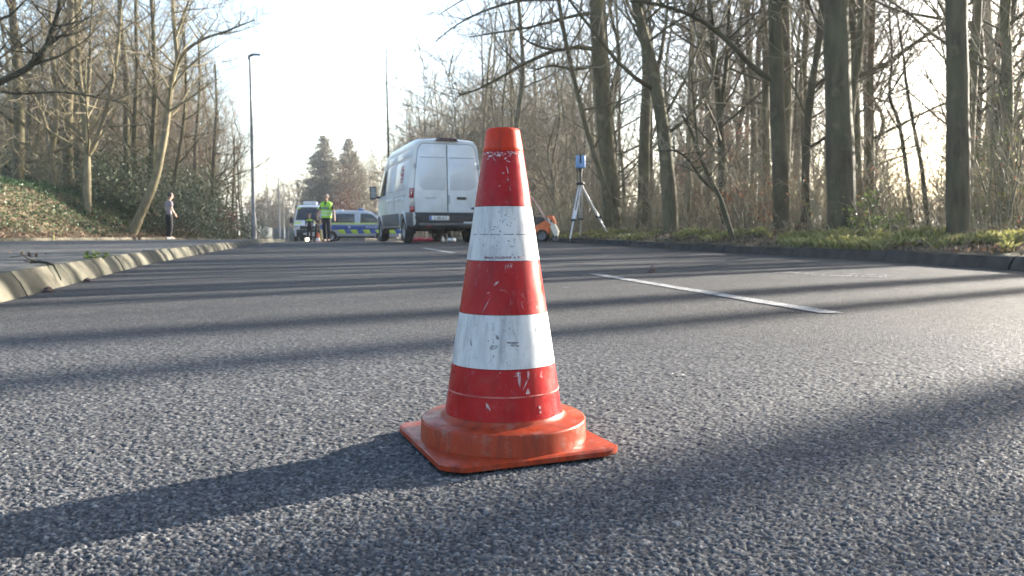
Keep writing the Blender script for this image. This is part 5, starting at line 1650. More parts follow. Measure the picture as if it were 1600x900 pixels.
def build_police_van():
    Z = 50.5
    t = thing("police_van", "silver police van with blue and yellow blocks standing sideways across the road", "police van")
    xr = (498 - 800) / F_PX * Z
    t.location = (xr, Z, hd(Z) + .02)
    t.rotation_euler = (0, 0, math.radians(-90 + 4))       # forward = picture right
    L = 5.2
    hw = lambda y, z: interp([(.3, .92), (.5, .96), (1.05, .97), (1.15, .965), (1.8, .82), (2.0, .78)], z) - .08 * smooth(4.4, 5.2, y) - .03 * (1 - smooth(0, .3, y))
    top = lambda y: interp([(0, 1.86), (.15, 1.92), (1.5, 1.96), (3.0, 1.94), (3.4, 1.87), (3.8, 1.66), (4.35, 1.20), (4.9, 1.05), (5.2, .85)], y)
    hull(t, [0, .06, .2, .6, 1.2, 1.8, 2.4, 3.0, 3.3, 3.5, 3.7, 3.9, 4.1, 4.35, 4.6, 4.9, 5.1, 5.2], top, lambda y: .30, hw, lambda z: interp([(0, 0), (1, 0), (2, .16)], z), m=M['silver'], rc=.14, wells=((.95, .33, .38), (4.1, .33, .38)))
    for sg in (-1, 1):
        fn = lambda u, v, d: (sg * (hw(u, v) + d), u, v)
        def pan(name, poly, m, th=.006, step=.3):
            b = MB(); b.plate(densify(poly, step), fn, th, min(.002, th * .3)); return b.build(name, m, t)
        pan("rear_window", [(.30, 1.20), (2.45, 1.20), (2.42, 1.76), (.42, 1.76)], M['glass'], .008)
        pan("cab_window", [(2.78, 1.20), (4.02, 1.20), (3.86, 1.42), (3.50, 1.70), (3.22, 1.76), (2.80, 1.76)], M['glass_tint'], .008, .12)
        pan("yellow_stripe", [(.08, 1.09), (4.3, 1.09), (4.2, 1.17), (.09, 1.17)], M['pol_yellow'])
        pan("blue_band", [(.06, .76), (5.0, .76), (4.8, 1.05), (.06, 1.05)], M['pol_blue'])
        for k in range(5):
            x = 1.42 + k * .78
            pan("yellow_block", [(x + .10, .52), (x + .48, .52), (x + .36, .76), (x - .06, .76)], M['pol_yellow'], .007)
            pan("blue_block", [(x + .48, .52), (x + .88, .52), (x + .72, .76), (x + .36, .76)], M['pol_blue'], .005)
        pan("door_seam", [(2.60, .40), (2.612, .40), (2.612, 1.8), (2.60, 1.8)], M['seam'], .009)
        me = text_mesh("POLIZEI", .20, (lambda u, v, d: fn(3.5 + u * (1 if sg > 0 else -1), v + .90, d + .007)), .003, .003, 1.1); finish(me, M['print_white'], False); link("lettering", me, t)
        st = [(2.1 + .085 * (1 if k % 2 == 0 else .5) * math.sin(k * math.pi / 5), .91 + .085 * (1 if k % 2 == 0 else .5) * math.cos(k * math.pi / 5)) for k in range(10)]
        pan("star_emblem", st, M['print_white'], .010, 1)
        mr = MB(); mr.box((sg * 1.07, 3.95, 1.22), (.2, .14, .22), bev=.04); mr.tube([(sg * .9, 3.95, 1.15), (sg * 1.02, 3.95, 1.18)], .03, 6); mr.build("door_mirror", M['silver'], t)
        sl_ = MB(); sl_.plate(densify([(1.4, .27), (3.65, .27), (3.65, .36), (1.4, .36)], .4), lambda u, v, d: (sg * (.9 + d), u, v), .04, .01); sl_.build("sill", M['black_plastic'], t)
    for y in (.95, 4.1):
        for sg in (-1, 1): wheel(t, (sg * .83, y, .33), .33, .22)
    for y in (.95, 4.1):
        for sg in (-1, 1): housing(t, sg, y, .33, .375, .83, .06)
    ar = MB(); ar.box((0, 2.5, .28), (1.5, 4.2, .1)); ar.build("chassis_frame", M['black_plastic'], t)
    bl = MB(); bl.box((0, 2.75, 2.03), (1.05, .28, .11), bev=.03); bl.build("light_bar", M['light_blue'], t)
    aw = MB(); aw.box((0, 1.4, 2.0), (.5, .4, .07), bev=.02); aw.build("roof_hatch", M['print_white'], t)
    bp = MB(); bp.box((0, -.02, .45), (1.8, .14, .26), bev=.05); bp.build("rear_bumper", M['black_plastic'], t)
    hl = MB(); hl.box((.68, 5.08, .86), (.36, .2, .16), bev=.04); hl.build("headlight", M['clear_lens'], t)
    hl = MB(); hl.box((-.68, 5.08, .86), (.36, .2, .16), bev=.04); hl.build("headlight", M['clear_lens'], t)
    ws = MB(); ws.plate([(-.72, 0), (.72, 0), (.64, 1), (-.64, 1)], lambda u, v, d: (u, 4.34 - .78 * v + d, 1.24 + .62 * v + d), .03, 0, base=.02); ws.build("windscreen", M['glass'], t)
build_police_van()

def build_police_bus():
    Z = 54.5
    t = thing("police_bus", "white police minibus with yellow front markings and roof box, facing the camera", "police van")
    cx = (481 - 800) / F_PX * Z
    t.location = (cx, Z, hd(Z) + .015)
    t.rotation_euler = (0, 0, math.radians(9))
    hw = lambda y, z: interp([(.3, .90), (.6, .98), (1.2, .99), (1.4, .975), (2.6, .82)], z) - .10 * (1 - smooth(0, .5, y))
    top = lambda y: interp([(0, .95), (.10, 1.12), (.55, 1.30), (.75, 1.45), (1.30, 2.20), (1.50, 2.46), (1.9, 2.56), (5.6, 2.56), (5.8, 2.5)], y)
    hull(t, [0, .05, .1, .3, .55, .65, .75, .9, 1.05, 1.2, 1.3, 1.4, 1.5, 1.7, 1.9, 2.5, 3.3, 4.2, 5.2, 5.6, 5.8], top, lambda y: .36, hw, m=M['van_white'], rc=.14, wells=((1.0, .34, .4), (4.7, .34, .4)))
    fr = lambda y0: (lambda u, v, d: (u, y0 - d, v))
    ws = MB(); ws.plate([(-.86, 0), (.86, 0), (.74, 1), (-.74, 1)], lambda u, v, d: (u, .80 + .56 * v - d * .8, 1.47 + .75 * v + d * .6), .03, 0, base=.055); ws.build("windscreen", M['glass'], t)
    vb = MB(); vb.plate([(-.60, 0), (.60, 0), (.54, 1), (-.54, 1)], lambda u, v, d: (u, 1.385 + .07 * v - d * .8, 2.26 + .10 * v + d * .5), .04, 0, base=.05); vb.build("sun_strip", M['black_plastic'], t)
    for sg in (-1, 1):
        ys_ = MB(); ys_.plate([(sg * .60, 0), (sg * .80, 0), (sg * .76, 1), (sg * .58, 1)], lambda u, v, d: (u, 1.36 + .13 * v - d * .8, 2.24 + .18 * v + d * .5), .03, 0); ys_.build("yellow_patch", M['pol_yellow'], t)
        ys_ = MB(); ys_.plate([(sg * .30, 0), (sg * .92, 0), (sg * .94, .6), (sg * .80, 1), (sg * .45, .9)], lambda u, v, d: (u, .02 + .56 * v + .10 * abs(u) - d, 1.0 + .36 * v + d * .3), .06, 0); ys_.build("yellow_patch", M['pol_yellow'], t)
        hl = MB(); hl.box((sg * .74, .10, .98), (.34, .16, .22), bev=.05); hl.build("headlight", M['clear_lens'], t)
        mr = MB(); mr.box((sg * 1.17, .95, 1.50), (.22, .14, .42), bev=.04); mr.tube([(sg * .95, 1.0, 1.3), (sg * 1.12, .96, 1.38)], .035, 6); mr.build("door_mirror", M['black_plastic'], t)
        sd = lambda u, v, d: (sg * (hw(u, v) + d), u, v)
        b = MB(); b.plate(densify([(.9, .9), (5.7, .9), (5.7, 1.25), (.9, 1.25)], .4), sd, .006, .001); b.build("blue_band", M['pol_blue'], t)
        b = MB(); b.plate(densify([(1.1, 1.45), (2.1, 1.45), (2.05, 2.0), (1.42, 2.0)], .3), sd, .008, .002); b.build("cab_window", M['glass'], t)
        b = MB(); b.plate(densify([(2.3, 1.45), (5.4, 1.45), (5.4, 2.05), (2.3, 2.05)], .3), sd, .008, .002); b.build("side_window", M['glass'], t)
    gr = MB(); gr.plate(rrect(-.5, .86, .5, 1.10, .05), fr(.06), .07, .01); gr.build("grille", M['black_plastic'], t)
    bm_ = MB(); bm_.plate(densify(rrect(-.93, .34, .93, .84, .08), .2), lambda u, v, d: (u, .04 + .22 * smooth(.6, .95, abs(u)) - d, v), .12, .03); bm_.build("front_bumper", M['black_plastic'], t)
    bl = MB(); bl.plate([(-.42, 0), (.52, 0), (.42, 1), (-.34, 1)], lambda u, v, d: (u, .12 + .42 * v - d * .4, 1.10 + .19 * v + d), .02, 0); bl.build("bonnet_panel", M['pol_blue_pale'], t)
    rb = MB(); rb.box((.0, 2.6, 2.72), (.95, .9, .26), bev=.08); rb.build("roof_box", M['print_white'], t)
    an = MB(); an.tube([(.55, 2.3, 2.55), (.55, 2.3, 2.80)], .03, 6); an.ball((.55, 2.3, 2.80), .05, n=6); an.build("beacon", M['light_blue'], t)
    np_ = MB(); np_.plate(rrect(-.26, .48, .26, .59, .01), fr(-.08), .012, .003); np_.build("number_plate", M['plate_white'], t)
    for y in (1.0, 4.7):
        for sg in (-1, 1): wheel(t, (sg * .85, y, .34), .34, .22)
    for y in (1.0, 4.7):
        for sg in (-1, 1): housing(t, sg, y, .34, .395, .85, .05)
    ar = MB(); ar.box((0, 2.9, .34), (1.5, 5.2, .1)); ar.build("chassis_frame", M['black_plastic'], t)
M['pol_blue_pale'] = mat("pale_blue_film", (0.22, 0.34, 0.62), 0.35, var=.12, scale=4)
build_police_bus()

# ------------------------------------------------------------------ people
def skin_mesh(name, joints, bones, root, mats, sub=2, flat=None, solid=None):
    """one continuous surface grown over a jointed skeleton: joints {name: (x, y, z, r)}"""
    names = list(joints)
    me = bpy.data.meshes.new(name)
    me.from_pydata([joints[n][:3] for n in names], [(names.index(a), names.index(b)) for a, b in bones], [])
    o = bpy.data.objects.new(name, me); COL.objects.link(o)
    sk = o.modifiers.new("skin", 'SKIN'); sk.use_smooth_shade = True; sk.branch_smoothing = .6
    for i, n in enumerate(names):
        d = me.skin_vertices[0].data[i]
        r = joints[n][3]
        d.radius = r if hasattr(r, '__len__') else (r, r)
        d.use_root = (n == root)
    ss = o.modifiers.new("sub", 'SUBSURF'); ss.levels = ss.render_levels = sub
    dg = bpy.context.evaluated_depsgraph_get()
    nm = bpy.data.meshes.new_from_object(o.evaluated_get(dg)); nm.name = name
    bpy.data.objects.remove(o)
    if flat:
        for v in nm.vertices: v.co = flat(v.co)
    nm.materials.clear()
    finish(nm, mats, True, 180)
    return nm

def build_person(label, loc, rz, H=1.8, stride=0.0, top='shirt', top_mat='shirt_grey', vest=False, hair='hair_dark', arms=((.02, .05), (.02, .05)), bare_arms=True, trouser='black_cloth', stoop=0.0, shoe='rubber', legs_only=False, collar=None, head_down=0.0):
    """local: facing -Y. arms = (forward reach, out) of each wrist; stride moves the feet fore and aft"""
    t = thing("person", label, "person", loc, rz)
    k = H / 1.80
    J, JB = {}, {}
    def P(n, x, y, z, r): J[n] = (x * k, y * k, z * k, r * k)
    P('pelvis', 0, 0, .95, .125); P('waist', 0, .0 - stoop * .1, 1.12, .125); P('chest', 0, .01 - stoop * .35, 1.32, .15)
    P('neck0', 0, .0 - stoop * .6, 1.475, .07); P('neck1', 0, -.015 - stoop * .75 - head_down * .02, 1.55, .056)
    hy = -.03 - stoop * .85 - head_down * .05
    P('head0', 0, hy, 1.615, .072); P('head1', 0, hy + .012, 1.685, .094); P('head2', 0, hy + .018, 1.745, .078)
    P('nose', 0, hy - .100, 1.665 - head_down * .02, .013); P('chin', 0, hy - .062, 1.592 - head_down * .02, .030)
    B = [('pelvis', 'waist'), ('waist', 'chest'), ('chest', 'neck0'), ('neck0', 'neck1'), ('neck1', 'head0'), ('head0', 'head1'), ('head1', 'head2'), ('head1', 'nose'), ('head0', 'chin')]
    for sg, nm, (fw, outw), st in ((-1, 'r', arms[0], stride), (1, 'l', arms[1], -stride)):
        sy = .01 - stoop * .5
        P('sh' + nm, sg * .185, sy, 1.425, .066)
        P('el' + nm, sg * (.235 + outw * .5), sy + .03 - fw * .3, 1.16, .044)
        wx, wy, wz = sg * (.25 + outw), sy - .03 - fw, .93 + fw * .55
        P('wr' + nm, wx, wy, wz, .029)
        d = Vector((wx - J['el' + nm][0] / k, wy - J['el' + nm][1] / k, wz - 1.16)).normalized()
        q = Vector((wx, wy, wz)) + d * .055
        P('pa' + nm, q.x, q.y, q.z, .030)
        B += [('chest', 'sh' + nm), ('sh' + nm, 'el' + nm), ('el' + nm, 'wr' + nm), ('wr' + nm, 'pa' + nm)]
        side = Vector((0, 1, 0)); side = (side - d * side.dot(d)).normalized()
        inn = d.cross(side) * sg
        for f_, (off, ln) in enumerate(((-.028, .066), (-.010, .078), (.009, .073), (.027, .056))):
            a = q + d * .035 + side * off
            b = a + d * ln * .55 - inn * .006
            c = b + d * ln * .40 - inn * .018
            P('fa%d%s' % (f_, nm), a.x, a.y, a.z, .0105); P('fb%d%s' % (f_, nm), b.x, b.y, b.z, .0095); P('fc%d%s' % (f_, nm), c.x, c.y, c.z, .008)
            B += [('pa' + nm, 'fa%d%s' % (f_, nm)), ('fa%d%s' % (f_, nm), 'fb%d%s' % (f_, nm)), ('fb%d%s' % (f_, nm), 'fc%d%s' % (f_, nm))]
        a = q - d * .012 - side * .038; b = a + d * .035 - side * .014 - inn * .012
        P('ta' + nm, a.x, a.y, a.z, .012); P('tb' + nm, b.x, b.y, b.z, .0095)
        B += [('pa' + nm, 'ta' + nm), ('ta' + nm, 'tb' + nm)]
        P('hi' + nm, sg * .088, 0, .88, .088)
        P('kn' + nm, sg * .105, -.025 + st * .45, .50, .062)
        P('an' + nm, sg * .115, .03 + st * 1.0, .10, .045)
        P('to' + nm, sg * .135, -.12 + st * 1.0, .045, .04)
        B += [('pelvis', 'hi' + nm), ('hi' + nm, 'kn' + nm), ('kn' + nm, 'an' + nm), ('an' + nm, 'to' + nm)]
    for n_ in list(J):
        q_ = {'pelvis': .62, 'waist': .62, 'chest': .62, 'hir': .7, 'hil': .7, 'knr': .8, 'knl': .8, 'shr': .72, 'shl': .72}.get(n_, 1.0)
        JB[n_] = (*J[n_][:3], J[n_][3] * q_)
    def flat(co):
        z = co.z / k
        f = smooth(.86, .98, z) * (1 - smooth(1.42, 1.52, z)) * (1 - smooth(.16, .21, abs(co.x) / k))
        return Vector((co.x, co.y * (1 - .28 * f), co.z))
    body = link("body", skin_mesh("body", JB, B, 'pelvis', M['skin'], 2 if loc[1] < 40 else 1, flat), t)
    # eyes, ears, brows and mouth are small; they stay on the head
    fc = MB()
    for sg in (-1, 1): fc.ball((sg * .034 * k, (hy - .073) * k, 1.682 * k), (.013 * k, .010 * k, .009 * k), 0, 5)
    fc.box((0, (hy - .083) * k, 1.628 * k), (.045 * k, .008 * k, .008 * k), 1)
    fc.build("face_feature", [M['print_black'], M['lip']], body)
    er = MB()
    for sg in (-1, 1): er.ball((sg * .096 * k, (hy + .012) * k, 1.672 * k), (.014 * k, .022 * k, .034 * k), 0, 5)
    er.build("ear", M['skin'], body)
    # clothes: shells grown over the same joints
    def shell(name, keys, bones, root, add, m, zmin=None, edit=None):
        JJ = {}
        for n in keys:
            x, y, z, r = J[n]; JJ[n] = (x, y, z, r + add * k)
        if edit: edit(JJ)
        return link(name, skin_mesh(name, JJ, bones, root, M[m], 2, flat), t)
    tk = ['pelvis'] + [a + n for n in 'rl' for a in ('hi', 'kn', 'an')]
    tb = [('belt', 'pelvis')] + [('pelvis', 'hi' + n) for n in 'rl'] + [('hi' + n, 'kn' + n) for n in 'rl'] + [('kn' + n, 'an' + n) for n in 'rl']
    def ed_(JJ):
        for n in 'rl':
            x, y, z, r = JJ['an' + n]; JJ['an' + n] = (x, y, z - .03 * k, r + .012 * k)
            x, y, z, r = JJ['kn' + n]; JJ['kn' + n] = (x, y, z, r + .010 * k)
        x, y, z, r = J['pelvis']; JJ['pelvis'] = (x, y, z, .128 * k); JJ['belt'] = (x, y, z + .09 * k, .136 * k)
    shell("trousers", tk, tb, 'pelvis', .014, trouser, None, ed_)
    for n in 'rl':
        x, y, z, r = J['an' + n]; x2, y2, z2, r2 = J['to' + n]
        s_ = skin_mesh("shoe", {'a': (x, y + .03 * k, .05 * k, .045 * k), 'b': (x, y, .05 * k, .048 * k), 'c': ((x + x2) / 2, (y + y2) / 2, .045 * k, .045 * k), 'd': (x2, y2 - .02 * k, .038 * k, .036 * k)}, [('a', 'b'), ('b', 'c'), ('c', 'd')], 'b', M[shoe], 2)
        link("shoe", s_, t)
    sk_ = ['waist', 'chest', 'neck0'] + [a + n for n in 'rl' for a in ('sh', 'el')]
    sb = [('waist', 'chest'), ('chest', 'neck0')] + [('chest', 'sh' + n) for n in 'rl'] + [('sh' + n, 'el' + n) for n in 'rl']
    def es(JJ):
        x, y, z, r = J['waist']; JJ['hem'] = (x, y, .95 * k, .150 * k); JJ['waist'] = (x, y, 1.12 * k, .152 * k); x, y, z, r = J['chest']; JJ['chest'] = (x, y, z, .172 * k)
        x, y, z, r = JJ['neck0']; JJ['neck0'] = (x, y, z - .02 * k, r)
        for n in 'rl':
            if bare_arms:
                a, b = Vector(J['sh' + n][:3]), Vector(J['el' + n][:3]); c = a.lerp(b, .78)
                JJ['el' + n] = (c.x, c.y, c.z, .068 * k)
            else:
                x, y, z, r = J['wr' + n]; JJ['wr' + n] = (x, y, z, .042 * k)
    bb = sb + [('hem', 'waist')]
    if not bare_arms: bb = bb + [('el' + n, 'wr' + n) for n in 'rl']
    shell("shirt", sk_, bb, 'waist', .014, top_mat, None, es)
    if vest:
        vb = MB(); n_ = 28
        for zz, w_, d_ in ((.91, .188, .140), (.93, .193, .146), (1.05, .190, .146), (1.20, .196, .150), (1.32, .212, .154), (1.40, .228, .150), (1.455, .222, .130), (1.495, .175, .108), (1.525, .108, .090), (1.53, .095, .080)):
            for q in range(n_):
                a_ = 2 * math.pi * q / n_
                cx_, cy_ = math.cos(a_), math.sin(a_)
                vb.v.append((w_ * k * math.copysign(abs(cx_) ** .8, cx_), (d_ * math.copysign(abs(cy_) ** .8, cy_) + .004 * math.sin(q * 2.3 + zz * 31)) * k, zz * k))
        for r_ in range(9):
            for q in range(n_):
                vb.f.append((r_ * n_ + q, r_ * n_ + (q + 1) % n_, (r_ + 1) * n_ + (q + 1) % n_, (r_ + 1) * n_ + q)); vb.m.append(0)
        v = vb.build("hi_vis_vest", M['hivis'], t, angle=180)
        yf = -.156 * k
        b = MB(); b.plate(rrect(-.135 * k, 1.235 * k, .135 * k, 1.315 * k, .01), lambda u, vv, d: (u, yf - d - stoop * .3 + .9 * u * u, vv), .014, .003); pn = b.build("badge_panel", M['panel_navy'], v)
        me = text_mesh("POLIZEI", .062 * k, lambda u, vv, d: (u, yf - .0145 - d + .9 * u * u, vv + 1.275 * k), .003, .001, 1.0); finish(me, M['reflect_tape'], False); link("lettering", me, pn) if False else link("lettering", me, v)
        b = MB(); b.plate([(-.05 * k, 1.52 * k), (0, 1.34 * k), (.05 * k, 1.52 * k)], lambda u, vv, d: (u, -.088 * k - d - .40 * (1.52 * k - vv), vv), .02, .003); b.build("collar_opening", M['black_cloth'], v)
        for zz in (1.02, 1.15):
            b = MB()
            b.lathe([(1, -.022), (1.012, -.022), (1.012, .022), (1, .022)], 28, 0, 'Z', (0, 0, 0), True)
            b.v = [(math.copysign(abs(x) ** .8, x) * .196 * k, math.copysign(abs(y) ** .8, y) * .152 * k, z * k + zz * k) for x, y, z in b.v]
            b.build("reflective_strip", M['reflect_tape'], v)
    if collar:
        b = MB()
        b.lathe([(.14, 1.40), (.185, 1.36), (.19, 1.30), (.15, 1.30)], 24)
        b.v = [(x * k, y * .8 * k, z * k) for x, y, z in b.v]
        b.build("hi_vis_yoke", M[collar], t)
    # hair: a cap over the back and top of the head
    hm = MB(); hm.ball((0, (hy + .026) * k, 1.712 * k), (.100 * k, .106 * k, .094 * k), 0, 10)
    hm.f = [f for f in hm.f if not all((hm.v[i][1] < (hy - .045) * k and hm.v[i][2] < 1.745 * k) or hm.v[i][2] < 1.655 * k for i in f)]
    hm.m = [0] * len(hm.f)
    hm.build("hair", M[hair], t, angle=180)
    return t
M['lip'] = mat("lips", (0.36, 0.15, 0.13), .5, var=.1)
M['panel_navy'] = mat("navy_badge_panel", (0.03, 0.05, 0.12), .6, var=.2)
p = at(265, 374, 29.4)
build_person("man seen from behind in grey shirt and black trousers on the left pavement", (p.x, 29.4, walkz(p.x, 29.4) + .005), math.radians(180 - 42), 1.76, 0.02, top_mat='shirt_grey', hair='hair_dark', arms=((.08, -.02), (.05, -.02)), bare_arms=True, trouser='black_cloth', stoop=.04, head_down=.8, shoe='shoe_white')
p = at(511, 377, 30.2)
build_person("police officer in a yellow green hi-vis vest walking towards the camera on the road", (p.x, 30.2, roadz(p.x, 30.2) + .004), math.radians(-6), 1.82, .14, top_mat='black_cloth', vest=True, hair='hair_grey', arms=((.06, .05), (.0, .07)), trouser='dark_cloth')
p = at(484, 377, 47)
build_person("person in dark overalls with a yellow green yoke standing before the white police minibus", (p.x, 47, roadz(p.x, 47) + .004), math.radians(8), 1.72, .03, top_mat='dark_cloth', hair='hair_dark', arms=((.16, -.05), (.16, -.05)), bare_arms=False, trouser='dark_cloth', collar='hivis')
p = at(496.5, 377, 46)
build_person("person in black clothes half hidden behind the officer in the hi-vis vest", (p.x, 46, roadz(p.x, 46) + .004), math.radians(60), 1.80, .05, top_mat='black_cloth', hair='hair_dark', arms=((.2, .0), (.1, .0)), bare_arms=True, trouser='black_cloth')
p = at(699, 376, 33)
build_person("person in black trousers behind the white van, only the legs showing under it", (p.x, 33, roadz(p.x, 33) + .004), math.radians(-20), 1.80, .0, top_mat='black_cloth', hair='hair_dark', bare_arms=True, trouser='black_cloth')

# ------------------------------------------------------------------ street furniture and equipment
def street_lamp(label, px, Z, H, r, m, arm=.7, group=None, ang=0.0, base_z=None):
    x = (px - 800) / F_PX * Z
    z = base_z if base_z is not None else (walkz(x, Z) if x > ed(Z) else bankz(x, Z))
    t = thing("street_lamp", label, "street lamp", (x, Z, z), ang, group)
    p = MB(); p.tube([(0, 0, -.1), (0, 0, H * .12), (0, 0, H * .125), (0, 0, H * .5), (0, 0, H)], [r * 1.5, r * 1.45, r * 1.1, r * .95, r * .62], 14); p.build("pole", m, t, angle=40)
    if arm:
        c = MB(); c.tube([(-.05, 0, H - .16), (-.03, 0, H - .02), (.12, 0, H + .03)], [r * .8, r * .9, r * .6], 10); c.build("bracket", M['lamp_head'], t)
        h = MB()
        out = [(.02, -.03), (.10, -.10), (arm * .5, -.13), (arm * .9, -.08), (arm, 0), (arm * .9, .08), (arm * .5, .13), (.10, .10), (.02, .03)]
        h.plate(out, lambda u, v, d: (u, v, H + .005 + d * (1 - .5 * abs(v) / .13) + .02 * math.sin(u / arm * 3.1)), .085, .03)
        hd_ = h.build("lamp_head", M['lamp_head'], t, angle=50)
        g = MB(); g.plate([(.2, -.07), (arm * .85, -.06), (arm * .85, .06), (.2, .07)], lambda u, v, d: (u, v, H - .004 + d + .02 * math.sin(u / arm * 3.1)), .012, 0); g.build("lens", M['print_white'], hd_)
    return t
M['lamp_head'] = mat("grey_lamp_housing", (0.15, 0.16, 0.18), .45, var=.2, scale=10, metal=.3)
x34 = (398 - 800) / F_PX * 34
zb = at(398, 376, 34).z
street_lamp("tall dark street lamp nearest the camera, right of the bank trees on the left pavement", 398, 34, at(398, 87, 34).z - walkz(x34, 34), .075, M['lamp_pole'], .46)
zz = at(438, 378, 100).z
street_lamp("pale tall pole without a lamp head, left of the closer lamp of the far pair", 438, 100, at(438, 277, 100).z - zz, .10, M['lamp_pale'], 0, None, 0, zz)
zz = at(445, 378.5, 104).z
street_lamp("far street lamp with a short flat head, just right of the pale headless pole", 445, 104, at(445, 289, 104).z - zz, .085, M['lamp_pale'], 1.1, None, 0, zz)
zz = at(418, 375, 145).z
street_lamp("farthest small street lamp, between the nearest lamp and the pale pole", 418, 145, at(418, 315, 145).z - zz, .08, M['lamp_pale'], 1.1, None, 0, zz)

# low fence of grey green panels where the road bends
t = thing("panel_fence", "long low fence of grey green panels behind the far lamps", "fence")
for i in range(12):
    Z = 112 - i * 3.0
    x = interp([(76, -25.4), (112, -34)], Z); x2 = interp([(76, -25.4), (112, -34)], Z - 3)
    b = MB(); b.box((0, 0, 0), (math.hypot(x2 - x, 3) - .04, .06, 2.0 + .05 * (i % 3)), bev=.01)
    o = b.build("fence_panel", M['fence'], t); o.location = ((x + x2) / 2, Z - 1.5, hd(Z) + 1.0); o.rotation_euler = (0, 0, math.atan2(-3, x2 - x))
for i in range(7):
    Z = 112.6 + i * .5; x = -35.2 + i * 2.1
    b = MB(); b.box((0, 0, 0), (2.05, .06, 2.0 + .05 * (i % 3)), bev=.01)
    o = b.build("fence_panel", M['fence'], t); o.location = (x, Z, hd(Z) + 1.0); o.rotation_euler = (0, 0, .23)

# blue scanner on an aluminium tripod
def build_tripod():
    Z = 20.4
    hub = at(907, 287, Z)
    feet = [at(890, 366.5, Z - .5), at(951, 361.5, Z + .15), at(907.5, 352, Z + 1.6)]
    z0 = vergez(hub.x, Z)
    t = thing("survey_tripod", "aluminium survey tripod standing on the right verge before the wood", "tripod", (hub.x, Z, z0))
    o = Vector((hub.x, Z, z0))
    H = hub.z - z0
    m = MB(); m.lathe([(0, H - .03), (.10, H - .03), (.11, H), (.10, H + .03), (.035, H + .05), (.03, H + .17), (.03, H + .30), (.05, H + .31), (.05, H + .35), (0, H + .35)], 20); m.build("tripod_head", M['black_plastic'], t)
    for i, f in enumerate(feet):
        f = Vector((f.x, f.y, vergez(f.x, f.y) - .02))
        a = Vector((0, 0, H)) + ((f - o) - Vector((0, 0, H))).normalized() * .06
        e = f - o
        d = e - a
        s = d.cross(Vector((0, 0, 1))).normalized()
        c = a + d * .62
        m = MB()
        for k in (-1, 1): m.tube([a + s * .035 * k, c + s * .042 * k], .015, 8)
        lg = m.build("tripod_leg", M['alu'], t)
        m = MB(); m.tube([a + d * .45, e - d * .03], .019, 8); m.build("leg_extension", M['alu'], lg)
        m = MB(); m.box(c, (.15, .07, .06), bev=.01); m.build("leg_clamp", M['black_plastic'], lg)
        m = MB(); m.tube([e - d * .045, e], [.032, .012], 8); m.tube([e - d * .05 - s * .02, e - d * .05 + s * .07], .012, 6); m.build("leg_foot", M['black_plastic'], lg)
    s = thing("laser_scanner", "blue box shaped laser scanner with a dark slot on top of the tripod", "scanner", (hub.x, Z, z0 + H + .35))
    s.rotation_euler = (0, 0, math.radians(-6))
    m = MB(); m.lathe([(0, 0), (.06, 0), (.055, .05), (0, .05)], 16); m.build("scanner_base", M['black_plastic'], s)
    m = MB(); m.box((-.072, 0, .205), (.10, .24, .32), bev=.025); m.build("housing", M['scan_blue'], s)
    m = MB(); m.box((.072, 0, .205), (.10, .24, .32), bev=.025); m.build("housing", M['scan_blue'], s)
    m = MB(); m.box((0, 0, .10), (.06, .22, .11), bev=.01); m.build("housing", M['scan_blue'], s)
    m = MB(); m.box((0, .02, .255), (.07, .2, .25), bev=.01); m.build('slot_back', M['black_plastic'], s)
    m = MB(); m.lathe([(0, -.022), (.085, -.022), (.085, .022), (0, .022)], 20, 0, 'X', (0, 0, .26)); m.build("mirror_drum", M['black_plastic'], s)
build_tripod()

def build_machine():
    Z = 19.4
    x = at(848, 365, Z).x
    z0 = vergez(x, Z) - .01
    t = thing("orange_machine", "orange wheeled machine with a pale tilted front panel parked on the right verge", "machine", (x, Z, z0), math.radians(-8))
    side = lambda u, v, d: (u, d, v)
    b = MB(); b.plate([(-.36, .12), (.10, .12), (.16, .20), (.22, .42), (.06, .50), (-.36, .26)], side, .42, .03, base=-.21); b.build("body", M['orange_paint'], t)
    b = MB(); b.plate([(-.36, .28), (.03, .50), (.08, .56), (-.04, .60), (-.20, .60), (-.36, .52)], side, .36, .04, base=-.18); b.build("engine_cover", M['black_plastic'], t)
    b = MB(); b.plate([(.13, .60), (.21, .62), (.40, .24), (.38, .14), (.31, .13), (.20, .34)], side, .40, .03, base=-.20)
    fp = b.build("front_panel", M['cream_panel'], t)
    b = MB(); b.plate([(.125, .605), (.16, .64), (.25, .62), (.33, .46), (.30, .42)], side, .42, .02, base=-.21); b.build("panel_edge", M['orange_paint'], fp)
    b = MB(); b.ball((.225, -.205, .50), (.03, .02, .03), 0, 6); b.build("filler_cap", M['black_plastic'], fp)
    w = wheel(t, (.0, -.20, .14), .15, .10, 'Y', M['grey_plastic']); wheel(t, (.0, .20, .14), .15, .10, 'Y', M['grey_plastic'])
    wheel(t, (.30, -.12, .075), .085, .06, 'Y', M['grey_plastic']); wheel(t, (.30, .12, .075), .085, .06, 'Y', M['grey_plastic'])
    h = MB()
    for y in (-.17, .17): h.tube([(.14, y, .40), (-.03, y, .72), (-.19, y, .98), (-.30, y, 1.10)], .014, 8)
    h.tube([(-.30, -.17, 1.10), (-.30, .17, 1.10)], .014, 8)
    h.build("handle", M['handle_pink'], t)
    r = MB(); r.tube([(-.18, -.1, .60), (-.14, -.1, .66), (.0, -.1, .67), (.05, -.1, .60)], .012, 6); r.build("lift_bar", M['black_plastic'], t)
M['handle_pink'] = mat("faded_red_tube", (0.38, 0.24, 0.22), .5, var=.2)
build_machine()

